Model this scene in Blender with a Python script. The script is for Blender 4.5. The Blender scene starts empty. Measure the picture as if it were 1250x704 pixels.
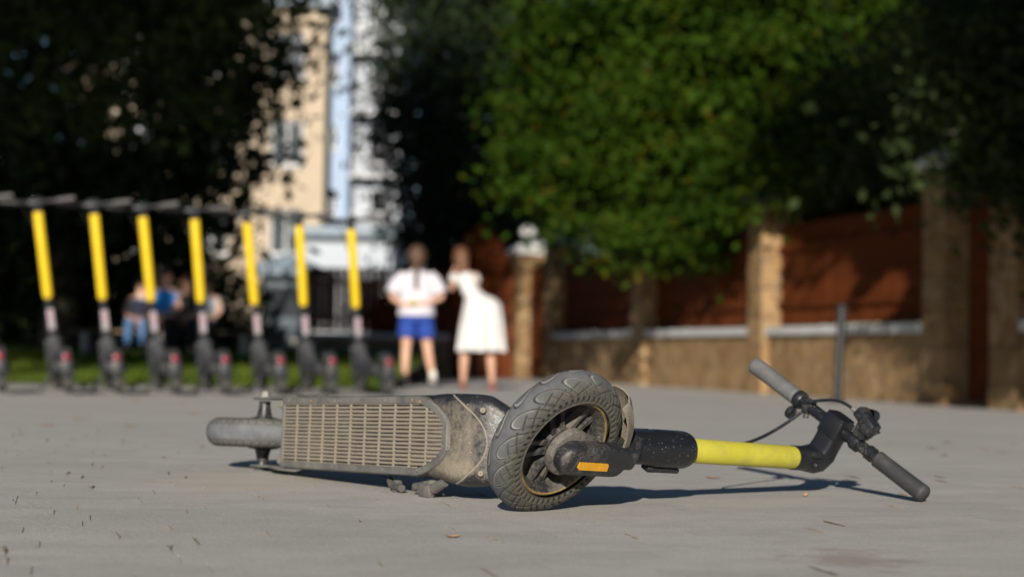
import bpy, bmesh, math, random
import numpy as np
from mathutils import Vector, Matrix

R_ = math.radians
scene = bpy.context.scene
COL = scene.collection

# ------------------------------------------------------------------ camera
CAM_H = 0.2539
cam_d = bpy.data.cameras.new("camera")
cam = bpy.data.objects.new("camera", cam_d)
COL.objects.link(cam)
scene.camera = cam
cam_d.sensor_width = 36.0
cam_d.lens = 2400.0 / 1250.0 * 36.0
cam_d.clip_start = 0.05
cam_d.clip_end = 2000
PITCH = math.atan((430.0 - 352.0) / 2400.0)
cam.location = (0, 0, CAM_H)
cam.rotation_euler = (Matrix.Rotation(R_(90) + PITCH, 4, 'X') @ Matrix.Rotation(R_(0.86), 4, 'Z')).to_euler()
cam_d.dof.use_dof = True
cam_d.dof.focus_distance = 3.12
cam_d.dof.aperture_fstop = 3.7
cam_d.dof.aperture_blades = 0

# ------------------------------------------------------------------ light
SUN_EL = 18.4
SUN_DIR = Vector((0.085, 1.0, -math.tan(R_(SUN_EL)))).normalized()     # direction the light travels
world = bpy.data.worlds.new("World")
scene.world = world
world.use_nodes = True
wn = world.node_tree
sky = wn.nodes.new("ShaderNodeTexSky")
sky.sky_type = 'NISHITA'
sky.sun_disc = False
sky.sun_elevation = R_(SUN_EL)
sky.sun_rotation = math.pi + 0.085
sky.air_density = 1.0
sky.dust_density = 0.15
sky.ozone_density = 4.0
wn.links.new(sky.outputs[0], wn.nodes["Background"].inputs[0])
wn.nodes["Background"].inputs[1].default_value = 0.05
sun_d = bpy.data.lights.new("sun", 'SUN')
sun_d.energy = 5.0
sun_d.angle = R_(0.5)
sun_d.color = (1.0, 0.925, 0.82)
sun = bpy.data.objects.new("sun", sun_d)
COL.objects.link(sun)
sun.rotation_euler = SUN_DIR.to_track_quat('-Z', 'Y').to_euler()
sun.location = (-3, -20, 12)
scene.view_settings.view_transform = 'Standard'
scene.view_settings.look = 'None'
scene.view_settings.gamma = 1.0
scene.view_settings.exposure = 0.44
scene.cycles.max_bounces = 6
scene.cycles.diffuse_bounces = 3
scene.cycles.use_denoising = True

rng = np.random.default_rng(7)
random.seed(7)

# ------------------------------------------------------------------ object helpers
def tag(o, label=None, cat=None, group=None, kind=None):
    if label: o['label'] = label
    if cat: o['category'] = cat
    if group: o['group'] = group
    if kind: o['kind'] = kind
    return o

def empty(name, loc=(0, 0, 0), rot=None):
    o = bpy.data.objects.new(name, None)
    o.empty_display_size = 0.1
    COL.objects.link(o)
    o.location = loc
    if rot is not None: o.rotation_euler = rot
    return o

def copy_tree(o, parent=None):
    c = o.copy()
    COL.objects.link(c)
    if parent is not None: c.parent = parent
    for ch in list(o.children):
        copy_tree(ch, c)
    return c

class MB:
    """collects shapes and links them as one mesh object"""
    def __init__(self):
        self.v = []; self.f = []; self.n = 0; self.attr = []
    def add(self, verts, faces):
        b = self.n
        verts = [tuple(map(float, p)) for p in verts]
        self.v += verts; self.n += len(verts)
        self.f += [tuple(i + b for i in f) for f in faces]
        return self
    def box(self, c, s, M=None, bevel=0.0):
        c = Vector(c); hx, hy, hz = s[0] / 2, s[1] / 2, s[2] / 2
        if bevel <= 0:
            P = [Vector((x * hx, y * hy, z * hz)) for x in (-1, 1) for y in (-1, 1) for z in (-1, 1)]
            F = [(0, 1, 3, 2), (4, 6, 7, 5), (0, 4, 5, 1), (2, 3, 7, 6), (0, 2, 6, 4), (1, 5, 7, 3)]
        else:
            bm = bmesh.new(); bmesh.ops.create_cube(bm, size=1.0)
            for q in bm.verts: q.co = Vector((q.co.x * s[0], q.co.y * s[1], q.co.z * s[2]))
            bmesh.ops.bevel(bm, geom=bm.edges[:], offset=min(bevel, min(s) * .49), segments=2, affect='EDGES', profile=.5)
            bm.verts.index_update()
            P = [q.co.copy() for q in bm.verts]; F = [tuple(w.index for w in fc.verts) for fc in bm.faces]; bm.free()
        if M is not None: P = [M @ p for p in P]
        return self.add([p + c for p in P], F)
    def obox(self, c, ax, ay, az, s, bevel=0.0):
        M = Matrix((Vector(ax).normalized(), Vector(ay).normalized(), Vector(az).normalized())).transposed()
        return self.box(c, s, M, bevel)
    def tube(self, pts, radii, n=12, cap=True, up=None, rscale=None):
        pts = [Vector(p) for p in pts]
        if not hasattr(radii, '__len__'): radii = [radii] * len(pts)
        V = []; F = []
        t0 = (pts[1] - pts[0]).normalized()
        ref = Vector(up) if up is not None else (Vector((0, 0, 1)) if abs(t0.z) < .9 else Vector((1, 0, 0)))
        nx = (ref - t0 * ref.dot(t0)).normalized()
        for i, p in enumerate(pts):
            if i == 0: t = t0
            elif i == len(pts) - 1: t = (pts[i] - pts[i - 1]).normalized()
            else: t = ((pts[i + 1] - pts[i]).normalized() + (pts[i] - pts[i - 1]).normalized()).normalized()
            nx = (nx - t * nx.dot(t)).normalized(); ny = t.cross(nx)
            r = radii[i]; rs = rscale or (1, 1)
            for k in range(n):
                a = 2 * math.pi * k / n
                V.append(p + nx * (math.cos(a) * r * rs[0]) + ny * (math.sin(a) * r * rs[1]))
        for i in range(len(pts) - 1):
            for k in range(n):
                a, b = i * n + k, i * n + (k + 1) % n
                F.append((a, b, b + n, a + n))
        if cap:
            F.append(tuple(range(n))[::-1]); m = (len(pts) - 1) * n
            F.append(tuple(m + k for k in range(n)))
        return self.add(V, F)
    def lathe(self, c, axis, prof, n=32, ref=None, closed=False):
        """prof: list of (radius, offset along axis)"""
        c = Vector(c); ax = Vector(axis).normalized()
        r = Vector(ref) if ref is not None else (Vector((0, 0, 1)) if abs(ax.z) < .9 else Vector((1, 0, 0)))
        nx = (r - ax * r.dot(ax)).normalized(); ny = ax.cross(nx)
        V = []; F = []; m = len(prof)
        for k in range(n):
            a = 2 * math.pi * k / n
            d = nx * math.cos(a) + ny * math.sin(a)
            for (rr, o) in prof: V.append(c + d * rr + ax * o)
        for k in range(n):
            k2 = (k + 1) % n
            for j in range(m - 1 if not closed else m):
                j2 = (j + 1) % m
                F.append((k * m + j, k2 * m + j, k2 * m + j2, k * m + j2))
        return self.add(V, F)
    def loft(self, secs, cap=True):
        n = len(secs[0]); V = [p for s in secs for p in s]; F = []
        for i in range(len(secs) - 1):
            for k in range(n):
                a, b = i * n + k, i * n + (k + 1) % n
                F.append((a, b, b + n, a + n))
        if cap:
            F.append(tuple(range(n))[::-1]); m = (len(secs) - 1) * n
            F.append(tuple(m + k for k in range(n)))
        return self.add(V, F)
    def prism(self, poly, d0, d1):
        """poly: list of points; extruded from +d0 to +d1 vectors"""
        n = len(poly); A = [Vector(p) + Vector(d0) for p in poly]; B = [Vector(p) + Vector(d1) for p in poly]
        F = [tuple(range(n))[::-1], tuple(range(n, 2 * n))]
        for k in range(n): F.append((k, (k + 1) % n, n + (k + 1) % n, n + k))
        return self.add(A + B, F)
    def build(self, name, mat, parent=None, smooth=True, angle=40, origin=None):
        me = bpy.data.meshes.new(name)
        V = self.v
        if origin is None and parent is not None and parent.get('_w'):
            origin = Vector(parent['_w'])
        if origin is not None: V = [(p[0] - origin[0], p[1] - origin[1], p[2] - origin[2]) for p in V]
        me.from_pydata(V, [], self.f)
        bm = bmesh.new(); bm.from_mesh(me)
        bmesh.ops.recalc_face_normals(bm, faces=bm.faces)
        if smooth:
            for fc in bm.faces: fc.smooth = True
            ca = R_(angle)
            for e in bm.edges:
                if len(e.link_faces) == 2 and e.calc_face_angle(0) > ca: e.smooth = False
        bm.to_mesh(me); bm.free()
        me.materials.append(mat)
        o = bpy.data.objects.new(name, me)
        COL.objects.link(o)
        if parent is not None:
            o.parent = parent
            if parent.get('_w'): o['_w'] = parent['_w']
        elif origin is not None:
            o.location = origin
        return o

def np_mesh(name, V, F, mat, parent=None, smooth=True, attrs=None, origin=None):
    """fast mesh from arrays; F is (n,4) or (n,3)"""
    me = bpy.data.meshes.new(name)
    V = np.asarray(V, dtype=np.float32).reshape(-1, 3); F = np.asarray(F, dtype=np.int32)
    if origin is None and parent is not None and parent.get('_w'): origin = list(parent['_w'])
    if origin is not None: V = V - np.array(origin, dtype=np.float32)
    me.vertices.add(len(V)); me.vertices.foreach_set("co", V.ravel())
    k = F.shape[1]
    me.loops.add(F.size); me.loops.foreach_set("vertex_index", F.ravel())
    me.polygons.add(len(F))
    me.polygons.foreach_set("loop_start", np.arange(0, F.size, k, dtype=np.int32))
    me.polygons.foreach_set("loop_total", np.full(len(F), k, dtype=np.int32))
    me.polygons.foreach_set("use_smooth", np.full(len(F), smooth, dtype=bool))
    me.update(); me.validate()
    for an, arr in (attrs or {}).items():
        at = me.attributes.new(an, 'FLOAT', 'POINT'); at.data.foreach_set("value", np.asarray(arr, dtype=np.float32).ravel())
    me.materials.append(mat)
    o = bpy.data.objects.new(name, me); COL.objects.link(o)
    if parent is not None:
        o.parent = parent
        if parent.get('_w'): o['_w'] = parent['_w']
    return o

def thing(name, label, cat, loc, group=None, world=True):
    """Empty at the thing's base; its parts are given in world coordinates when world is set"""
    o = empty(name, loc); tag(o, label, cat, group)
    if world: o['_w'] = tuple(float(x) for x in loc)
    return o

# ------------------------------------------------------------------ material helpers
class NT:
    def __init__(self, name):
        self.m = bpy.data.materials.new(name); self.m.use_nodes = True
        self.t = self.m.node_tree; self.bsdf = self.t.nodes["Principled BSDF"]
        self.out = self.t.nodes["Material Output"]
        self._tc = None
    def node(self, kind, **kw):
        n = self.t.nodes.new(kind)
        for k, v in kw.items(): setattr(n, k, v)
        return n
    def link(self, a, b): self.t.links.new(a, b)
    def coord(self, which='Object'):
        if self._tc is None: self._tc = self.node("ShaderNodeTexCoord")
        return self._tc.outputs[which]
    def mapped(self, scale=(1, 1, 1), rot=(0, 0, 0), which='Object'):
        mp = self.node("ShaderNodeMapping"); mp.inputs['Scale'].default_value = scale; mp.inputs['Rotation'].default_value = rot
        self.link(self.coord(which), mp.inputs['Vector']); return mp.outputs[0]
    def noise(self, scale, detail=4, rough=.6, vec=None, dist=0.0):
        n = self.node("ShaderNodeTexNoise"); n.inputs['Scale'].default_value = scale
        n.inputs['Detail'].default_value = detail; n.inputs['Roughness'].default_value = rough; n.inputs['Distortion'].default_value = dist
        self.link(vec if vec is not None else self.coord(), n.inputs['Vector']); return n.outputs[0]
    def ramp(self, fac, stops, interp='LINEAR'):
        r = self.node("ShaderNodeValToRGB"); r.color_ramp.interpolation = interp
        el = r.color_ramp.elements
        while len(el) < len(stops): el.new(.5)
        for e, (p, c) in zip(el, stops):
            e.position = p; e.color = (c, c, c, 1) if not hasattr(c, '__len__') else (*c, 1)
        self.link(fac, r.inputs[0]); return r.outputs[0]
    def mix(self, fac, a, b, mode='MIX'):
        n = self.node("ShaderNodeMix", data_type='RGBA', blend_type=mode)
        for val, s in ((fac, n.inputs[0]), (a, n.inputs[6]), (b, n.inputs[7])):
            if isinstance(val, (int, float)): s.default_value = val
            elif isinstance(val, tuple): s.default_value = (*val, 1)
            else: self.link(val, s)
        return n.outputs[2]
    def math(self, op, a, b=0.0, clamp=False):
        n = self.node("ShaderNodeMath", operation=op, use_clamp=clamp)
        for val, s in ((a, n.inputs[0]), (b, n.inputs[1])):
            if isinstance(val, (int, float)): s.default_value = val
            else: self.link(val, s)
        return n.outputs[0]
    def attr(self, name):
        n = self.node("ShaderNodeAttribute"); n.attribute_name = name; return n.outputs['Fac']
    def bump(self, h, strength=.3, dist=.01):
        b = self.node("ShaderNodeBump"); b.inputs['Strength'].default_value = strength; b.inputs['Distance'].default_value = dist
        self.link(h, b.inputs['Height']); self.link(b.outputs[0], self.bsdf.inputs['Normal']); return b
    def base(self, c):
        s = self.bsdf.inputs['Base Color']
        if isinstance(c, tuple): s.default_value = (*c, 1)
        else: self.link(c, s)
        return self
    def rough(self, r):
        s = self.bsdf.inputs['Roughness']
        if isinstance(r, (int, float)): s.default_value = r
        else: self.link(r, s)
        return self
    def metal(self, v): self.bsdf.inputs['Metallic'].default_value = v; return self
    def spec(self, v): self.bsdf.inputs['Specular IOR Level'].default_value = v; return self

def plain(name, c, r=.6, metal=0.0, var=.25, scale=8.0, spec=.4):
    n = NT(name)
    f = n.noise(scale, 5, .65)
    d = tuple(x * (1 - var) for x in c); l = tuple(min(1, x * (1 + var)) for x in c)
    n.base(n.ramp(f, [(.3, d), (.7, l)])).rough(r).metal(metal).spec(spec)
    return n.m

def dusty(name, base, dust, amount=.5, scale=30, r=.45, speck=True, metal=0.0, bumpv=.15, attr=None):
    """worn surface with dried dust and splashes"""
    n = NT(name)
    big = n.noise(scale * .35, 6, .7, dist=.6)
    fine = n.noise(scale * 6, 4, .7)
    m = n.math('ADD', n.math('MULTIPLY', big, .75), n.math('MULTIPLY', fine, .35))
    if attr:
        m = n.math('ADD', m, n.math('MULTIPLY', n.attr(attr), .45))
    lo = .78 - amount * .45
    f = n.ramp(m, [(lo - .12, 0.0), (lo + .16, 1.0)])
    c = n.mix(f, base, dust)
    if speck:
        vo = n.node("ShaderNodeTexVoronoi"); vo.inputs['Scale'].default_value = scale * 5
        n.link(n.coord(), vo.inputs['Vector'])
        sp = n.ramp(vo.outputs['Distance'], [(.10, 1.0), (.2, 0.0)])
        sp = n.math('MULTIPLY', sp, n.ramp(n.noise(scale * 1.3, 2), [(.48, 0.0), (.62, .7)]))
        c = n.mix(sp, c, tuple(min(1, x * 1.5) for x in dust))
    dv = n.noise(scale * 2.2, 3)
    c = n.mix(.5, c, n.mix(n.ramp(dv, [(.3, .0), (.7, 1.0)]), tuple(x * .72 for x in dust), tuple(min(1, x * 1.15) for x in dust)), 'MIX') if amount > .85 else c
    n.base(c).metal(metal)
    n.rough(n.math('ADD', r, n.math('MULTIPLY', f, .9 - r), True))
    n.bump(n.math('ADD', fine, n.math('MULTIPLY', big, .6)), bumpv, .003)
    return n.m

MAT = {}
DUST = (.30, .245, .175)
MAT['black_plastic'] = dusty('dusty_black_plastic', (.012, .013, .016), (.13, .118, .10), .20, 26, .38)
MAT['black_clean'] = dusty('scuffed_black_paint', (.010, .011, .014), (.16, .15, .13), .16, 30, .30)
MAT['deck_body'] = dusty('muddy_black_deck', (.018, .019, .022), (.195, .165, .125), .30, 22, .34, attr='dirt', bumpv=.35)
MAT['plate'] = dusty('muddy_grey_plate', (.075, .076, .075), (.185, .172, .150), .50, 40, .5, bumpv=.3)
MAT['slat'] = dusty('muddy_slats', (.15, .13, .10), (.245, .210, .160), .95, 60, .8, bumpv=.35)
MAT['cavity'] = plain('dark_cavity', (.012, .010, .008), .9)
MAT['fork'] = dusty('dusty_fork_cover', (.016, .017, .020), (.17, .15, .125), .30, 34, .42)
MAT['neck'] = dusty('satin_black_casting', (.010, .011, .014), (.07, .066, .06), .06, 30, .36, speck=False, bumpv=.05)
MAT['hub'] = dusty('dusty_hub_cover', (.03, .03, .032), (.20, .175, .14), .55, 40, .55)
MAT['fender'] = dusty('muddy_fender', (.05, .045, .04), (.23, .195, .145), .70, 30, .7)
MAT['steel'] = dusty('dirty_steel', (.20, .20, .19), (.16, .145, .12), .5, 60, .55, metal=.3)
MAT['alu'] = dusty('dusty_bracket', (.06, .058, .055), (.16, .145, .12), .45, 40, .6)
MAT['grip'] = dusty('grey_rubber_grip', (.024, .025, .027), (.065, .062, .058), .30, 50, .62)
MAT['grip_pale'] = dusty('pale_rubber_grip', (.088, .088, .090), (.135, .13, .125), .45, 50, .6)  # lighter grey than the other grip
MAT['reflector'] = plain('amber_reflector', (.62, .30, .015), .35, var=.12, scale=40)
MAT['gold'] = plain('gold_rim_stripe', (.20, .135, .05), .6, var=.4, scale=60)
MAT['rim'] = dusty('dusty_rim', (.018, .018, .020), (.21, .185, .15), .44, 24, .55)
MAT['orange_dot'] = plain('rusty_screw', (.26, .13, .055), .6)

def yellow_mat():
    n = NT('scratched_yellow_paint')
    a = n.noise(40, 5, .7); b = n.noise(220, 3, .7)
    c = n.ramp(n.noise(9, 3), [(.3, (.38, .345, .030)), (.7, (.45, .41, .045))])
    sc = n.ramp(n.noise(110, 5, .8), [(.60, 0.0), (.68, .7)])
    c = n.mix(sc, c, (.40, .27, .09))
    dirt = n.ramp(n.noise(24, 6, .75), [(.46, 0.0), (.72, .6)])
    c = n.mix(dirt, c, (.25, .22, .08))
    n.base(c).rough(n.ramp(b, [(.3, .42), (.7, .62)])).spec(.4)
    return n.m
MAT['yellow'] = yellow_mat()
MAT['yellow_sleeve'] = plain('yellow_sleeve', (.70, .48, .017), .5, var=.08)

def rubber_mat(name='dusty_tyre_rubber', k=1.0):
    n = NT(name)
    g = n.attr('groove'); cr = n.attr('crown'); ed = n.attr('edge')
    big = n.noise(16, 5, .65, dist=.8); fine = n.noise(160, 4, .7)
    base = n.ramp(big, [(.3, (.040, .041, .044)), (.7, (.085, .085, .088))])
    dustc = n.ramp(fine, [(.3, (.055 * k, .050 * k, .039 * k)), (.7, (.105 * k, .095 * k, .074 * k))])
    greyc = n.ramp(n.noise(30, 5, .7), [(.3, (.060 * k, .063 * k, .069 * k)), (.7, (.125 * k, .129 * k, .137 * k))])
    c = n.mix(.75, base, n.mix(cr, dustc, greyc))
    c = n.mix(n.math('MULTIPLY', ed, n.ramp(big, [(.4, .15), (.6, .9)])), c, (.25 * k, .24 * k, .21 * k))
    c = n.mix(n.math('MULTIPLY', g, .92), c, (.012, .011, .009))
    n.base(c).rough(.78).spec(.3)
    n.bump(fine, .25, .002)
    return n.m
MAT['tyre'] = rubber_mat()
MAT['tyre_far'] = plain('grey_tyre', (.06, .058, .055), .85, var=.4, scale=30)

# ------------------------------------------------------------------ ground
def sstep(x, a, b):
    t = np.clip((np.asarray(x, dtype=float) - a) / (b - a), 0, 1); return t * t * (3 - 2 * t)
def sramp(x, w):
    x = np.asarray(x, dtype=float); return np.where(x < 0, 0, np.where(x < w, x * x / (2 * w), x - w / 2))
def gz(x, y):
    y = np.asarray(y, dtype=float); x = np.asarray(x, dtype=float)
    return -.0070 * sramp(np.minimum(y, 36) - 5.0, 3.0) - .030 * sramp(np.minimum(x, 8) - .6, 1.2) * sstep(y, 6, 14)
def gzf(x, y): return float(gz(x, y))

PAVE_A = R_(12.5)       # joints run away slightly to the left
PU = Vector((math.cos(PAVE_A), math.sin(PAVE_A), 0))      # across
PV = Vector((-math.sin(PAVE_A), math.cos(PAVE_A), 0))     # away

def paving_mat(name, pieces=False):
    n = NT(name)
    v = n.coord('Object') if not pieces else None
    geo = n.node("ShaderNodeNewGeometry"); pos = geo.outputs['Position']
    big = n.noise(1.1, 5, .6, pos); mid = n.noise(9, 5, .65, pos); fine = n.noise(420, 3, .7, pos)
    mp = n.node("ShaderNodeMapping"); mp.inputs['Rotation'].default_value = (0, 0, -PAVE_A); mp.inputs['Scale'].default_value = (14, 60, 1)
    n.link(pos, mp.inputs['Vector']); streak = n.noise(1.0, 4, .6, mp.outputs[0])
    c = n.ramp(big, [(.3, (.425, .402, .370)), (.7, (.515, .490, .455))])
    c = n.mix(n.ramp(mid, [(.42, 0.0), (.68, .75)]), c, (.385, .362, .330))
    c = n.mix(n.ramp(streak, [(.5, 0.0), (.75, .22)]), c, (.375, .352, .325))
    mg = n.node('ShaderNodeMapping'); mg.inputs['Scale'].default_value = (260, 70, 1); n.link(pos, mg.inputs['Vector']); gn = n.noise(1.0, 3, .7, mg.outputs[0])
    c = n.mix(n.ramp(gn, [(.30, .42), (.48, 0.0)]), c, (.24, .235, .225))
    c = n.mix(n.ramp(gn, [(.56, 0.0), (.72, .38)]), c, (.66, .65, .63))
    pit = n.noise(55, 5, .75, pos)
    c = n.mix(n.ramp(pit, [(.28, .55), (.40, 0.0)]), c, (.20, .195, .185))
    c = n.mix(n.ramp(pit, [(.60, 0.0), (.75, .40)]), c, (.60, .59, .57))
    c = n.mix(n.ramp(fine, [(.35, .55), (.5, 0.0)]), c, (.22, .218, .21))
    c = n.mix(n.ramp(fine, [(.62, 0.0), (.75, .45)]), c, (.68, .665, .64))
    # a reddish spill that dried on the paving, right foreground
    dm = n.node("ShaderNodeVectorMath", operation='SUBTRACT'); dm.inputs[1].default_value = (.43, 2.48, 0); n.link(pos, dm.inputs[0])
    ms = n.node("ShaderNodeVectorMath", operation='MULTIPLY'); ms.inputs[1].default_value = (7.0, 3.4, 0); n.link(dm.outputs[0], ms.inputs[0])
    ln = n.node("ShaderNodeVectorMath", operation='LENGTH'); n.link(ms.outputs[0], ln.inputs[0])
    st = n.math('SUBTRACT', n.math('ADD', 1.0, n.math('MULTIPLY', n.math('SUBTRACT', n.noise(14, 5, .65, pos), .5), 2.4)), ln.outputs['Value'])
    c = n.mix(n.ramp(st, [(.45, 0.0), (.8, .55)]), c, (.27, .20, .175))
    # tan dust by the lying scooter's rear end
    dm2 = n.node("ShaderNodeVectorMath", operation='SUBTRACT'); dm2.inputs[1].default_value = (-.50, 3.72, 0); n.link(pos, dm2.inputs[0])
    ms2 = n.node("ShaderNodeVectorMath", operation='MULTIPLY'); ms2.inputs[1].default_value = (3.2, 1.5, 0); n.link(dm2.outputs[0], ms2.inputs[0])
    ln2 = n.node("ShaderNodeVectorMath", operation='LENGTH'); n.link(ms2.outputs[0], ln2.inputs[0])
    st2 = n.math('SUBTRACT', n.math('ADD', .8, n.math('MULTIPLY', n.math('SUBTRACT', mid, .5), 2.0)), ln2.outputs['Value'])
    c = n.mix(n.ramp(st2, [(.2, 0.0), (.7, .5)]), c, (.50, .42, .315))
    if pieces:
        oi = n.node("ShaderNodeObjectInfo")
        hv = n.math('ADD', .95, n.math('MULTIPLY', oi.outputs['Random'], .10))
        cc = n.node("ShaderNodeCombineColor")
        for i in range(3): n.link(hv, cc.inputs[i])
        c = n.mix(1.0, c, cc.outputs[0], 'MULTIPLY')
    n.base(c).rough(.82).spec(.35)
    hh = n.math('ADD', n.math('MULTIPLY', fine, .5), n.math('MULTIPLY', n.noise(75, 4, .65, pos), 1.0))
    n.bump(n.math('ADD', hh, n.math('MULTIPLY', streak, .8)), .60, .0040)
    return n.m
MAT['paving'] = paving_mat('concrete_paving')
MAT['paver'] = paving_mat('concrete_paver', True)

def grid_sheet(name, xs, ys, zf, mat, kind='structure'):
    X, Y = np.meshgrid(xs, ys); Z = zf(X, Y)
    V = np.stack([X, Y, Z], -1).reshape(-1, 3); nx, ny = len(xs), len(ys)
    i = np.arange(nx - 1)[None, :] + np.arange(ny - 1)[:, None] * nx
    F = np.stack([i, i + 1, i + nx + 1, i + nx], -1).reshape(-1, 4)
    o = np_mesh(name, V, F, mat); tag(o, kind=kind); return o

xs = np.concatenate([np.linspace(-400, -12, 14), np.linspace(-10, 10, 60), np.linspace(12, 400, 14)])
ys = np.concatenate([np.linspace(-60, 0, 8), np.linspace(1, 45, 90), np.linspace(50, 900, 20)])
ground = grid_sheet('pavement', xs, ys, lambda X, Y: gz(X, Y) - .0024, MAT['paving'])

# pavers of the sharp foreground, one object each; further off the joints cannot be told apart
def paver_mesh(L, Wd):
    mb = MB(); g = .0007
    hx, hy = L / 2 - g, Wd / 2 - .00012; c = .0001; t = .0020
    P = []
    for (ix, iy, z) in ((0, 0, -t), (0, 0, -c * .45), (c, c, 0)):
        P += [(-hx + ix, -hy + iy, z), (hx - ix, -hy + iy, z), (hx - ix, hy - iy, z), (-hx + ix, hy - iy, z)]
    F = [(8, 9, 10, 11)]
    for k in range(4):
        k2 = (k + 1) % 4
        F += [(k, k2, 4 + k2, 4 + k), (4 + k, 4 + k2, 8 + k2, 8 + k)]
    mb.add(P, F); return mb
proto_paver = paver_mesh(.20, .10).build('paver', MAT['paver'], ground, smooth=False)
n_pav = 0
cells = []
row_off = [random.random() for _ in range(90)]
for r in range(4, 84):
    for cidx in range(-22, 26):
        p = PU * ((cidx + row_off[r]) * .20) + PV * (r * .10)
        half = .27 * p.y + .10
        if 2.02 < p.y < 6.0 and -half < p.x < half: cells.append(p)
cells.sort(key=lambda p: p.y)
for i, p in enumerate(cells[:298]):
    o = proto_paver if i == 0 else proto_paver.copy()
    if i: COL.objects.link(o); o.parent = ground
    o.location = (p.x, p.y, 0)
    o.rotation_euler = (0, 0, PAVE_A + random.uniform(-.003, .003))

# bits of dry stalk and needle caught in the joints (uncountable litter)
litter = MB(); litter_pale = MB()
for p in cells:
    if random.random() > (.42 if p.x < 0 else .13): continue
    q0 = p + PU * .10
    k = random.randint(1, 4); y0 = random.uniform(-.05, .0); lean = random.gauss(0, .03)
    pale = random.random() < .6
    for j in range(k):
        a = PAVE_A + math.pi / 2 + lean + random.gauss(0, .035)
        d = Vector((math.cos(a), math.sin(a), 0)); l = random.uniform(.025, .085)
        b = q0 + PV * (y0 + random.uniform(0, .035)) + PU * random.gauss(0, .0011)
        h0 = .0004; h1 = random.uniform(.0005, .0013)
        w = random.uniform(.0006, .0015)
        (litter_pale if pale else litter).tube([b + Vector((0, 0, h0)), b + d * l * .5 + Vector((random.gauss(0, .0008), 0, h1)), b + d * l + Vector((0, 0, h0 + random.uniform(0, .0006)))], [w * .7, w, w * .5], n=5)
op = litter_pale.build('dry_litter', plain('pale_dry_stalks', (.30, .245, .18), .9, var=.4, scale=90), smooth=False)
tag(op, 'thin pale dry stalks caught in the paving joints', 'litter', kind='stuff')
o = litter.build('dry_litter', plain('dry_stalks', (.15, .115, .08), .9, var=.5, scale=60), smooth=False)
tag(o, 'thin dark brown bits of dry stalk caught in the paving joints', 'litter', kind='stuff')

# ------------------------------------------------------------------ the scooter lying on its side
W = Vector((.0726, 3.1348, .1134 + .0006))
U = Vector((.6935, .7172, -.0684)).normalized()             # up the steering axis
A = Vector((.5989, -.6268, -.4985)); A = (A - U * A.dot(U)).normalized()      # along the front axle
V_ = U.cross(A)                                             # across, in the wheel plane
D = Vector((.5101, -.8595, .0321)).normalized()             # deck, rear to front
DW = Vector((.0213, .05, .9985)); DW = (DW - D * DW.dot(D)).normalized()      # deck width
DU = DW.cross(D)                                            # deck upright (away from the camera)
def Fp(t, o=0.0, n=0.0): return W + U * t + A * o + V_ * n
def Dp(x, y, z): return W + D * x + DW * (y + .0024) + DU * z

SC = thing('lying_scooter', 'muddy black electric scooter lying on its side with yellow stem', 'scooter', (W.x, W.y, 0))

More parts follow.
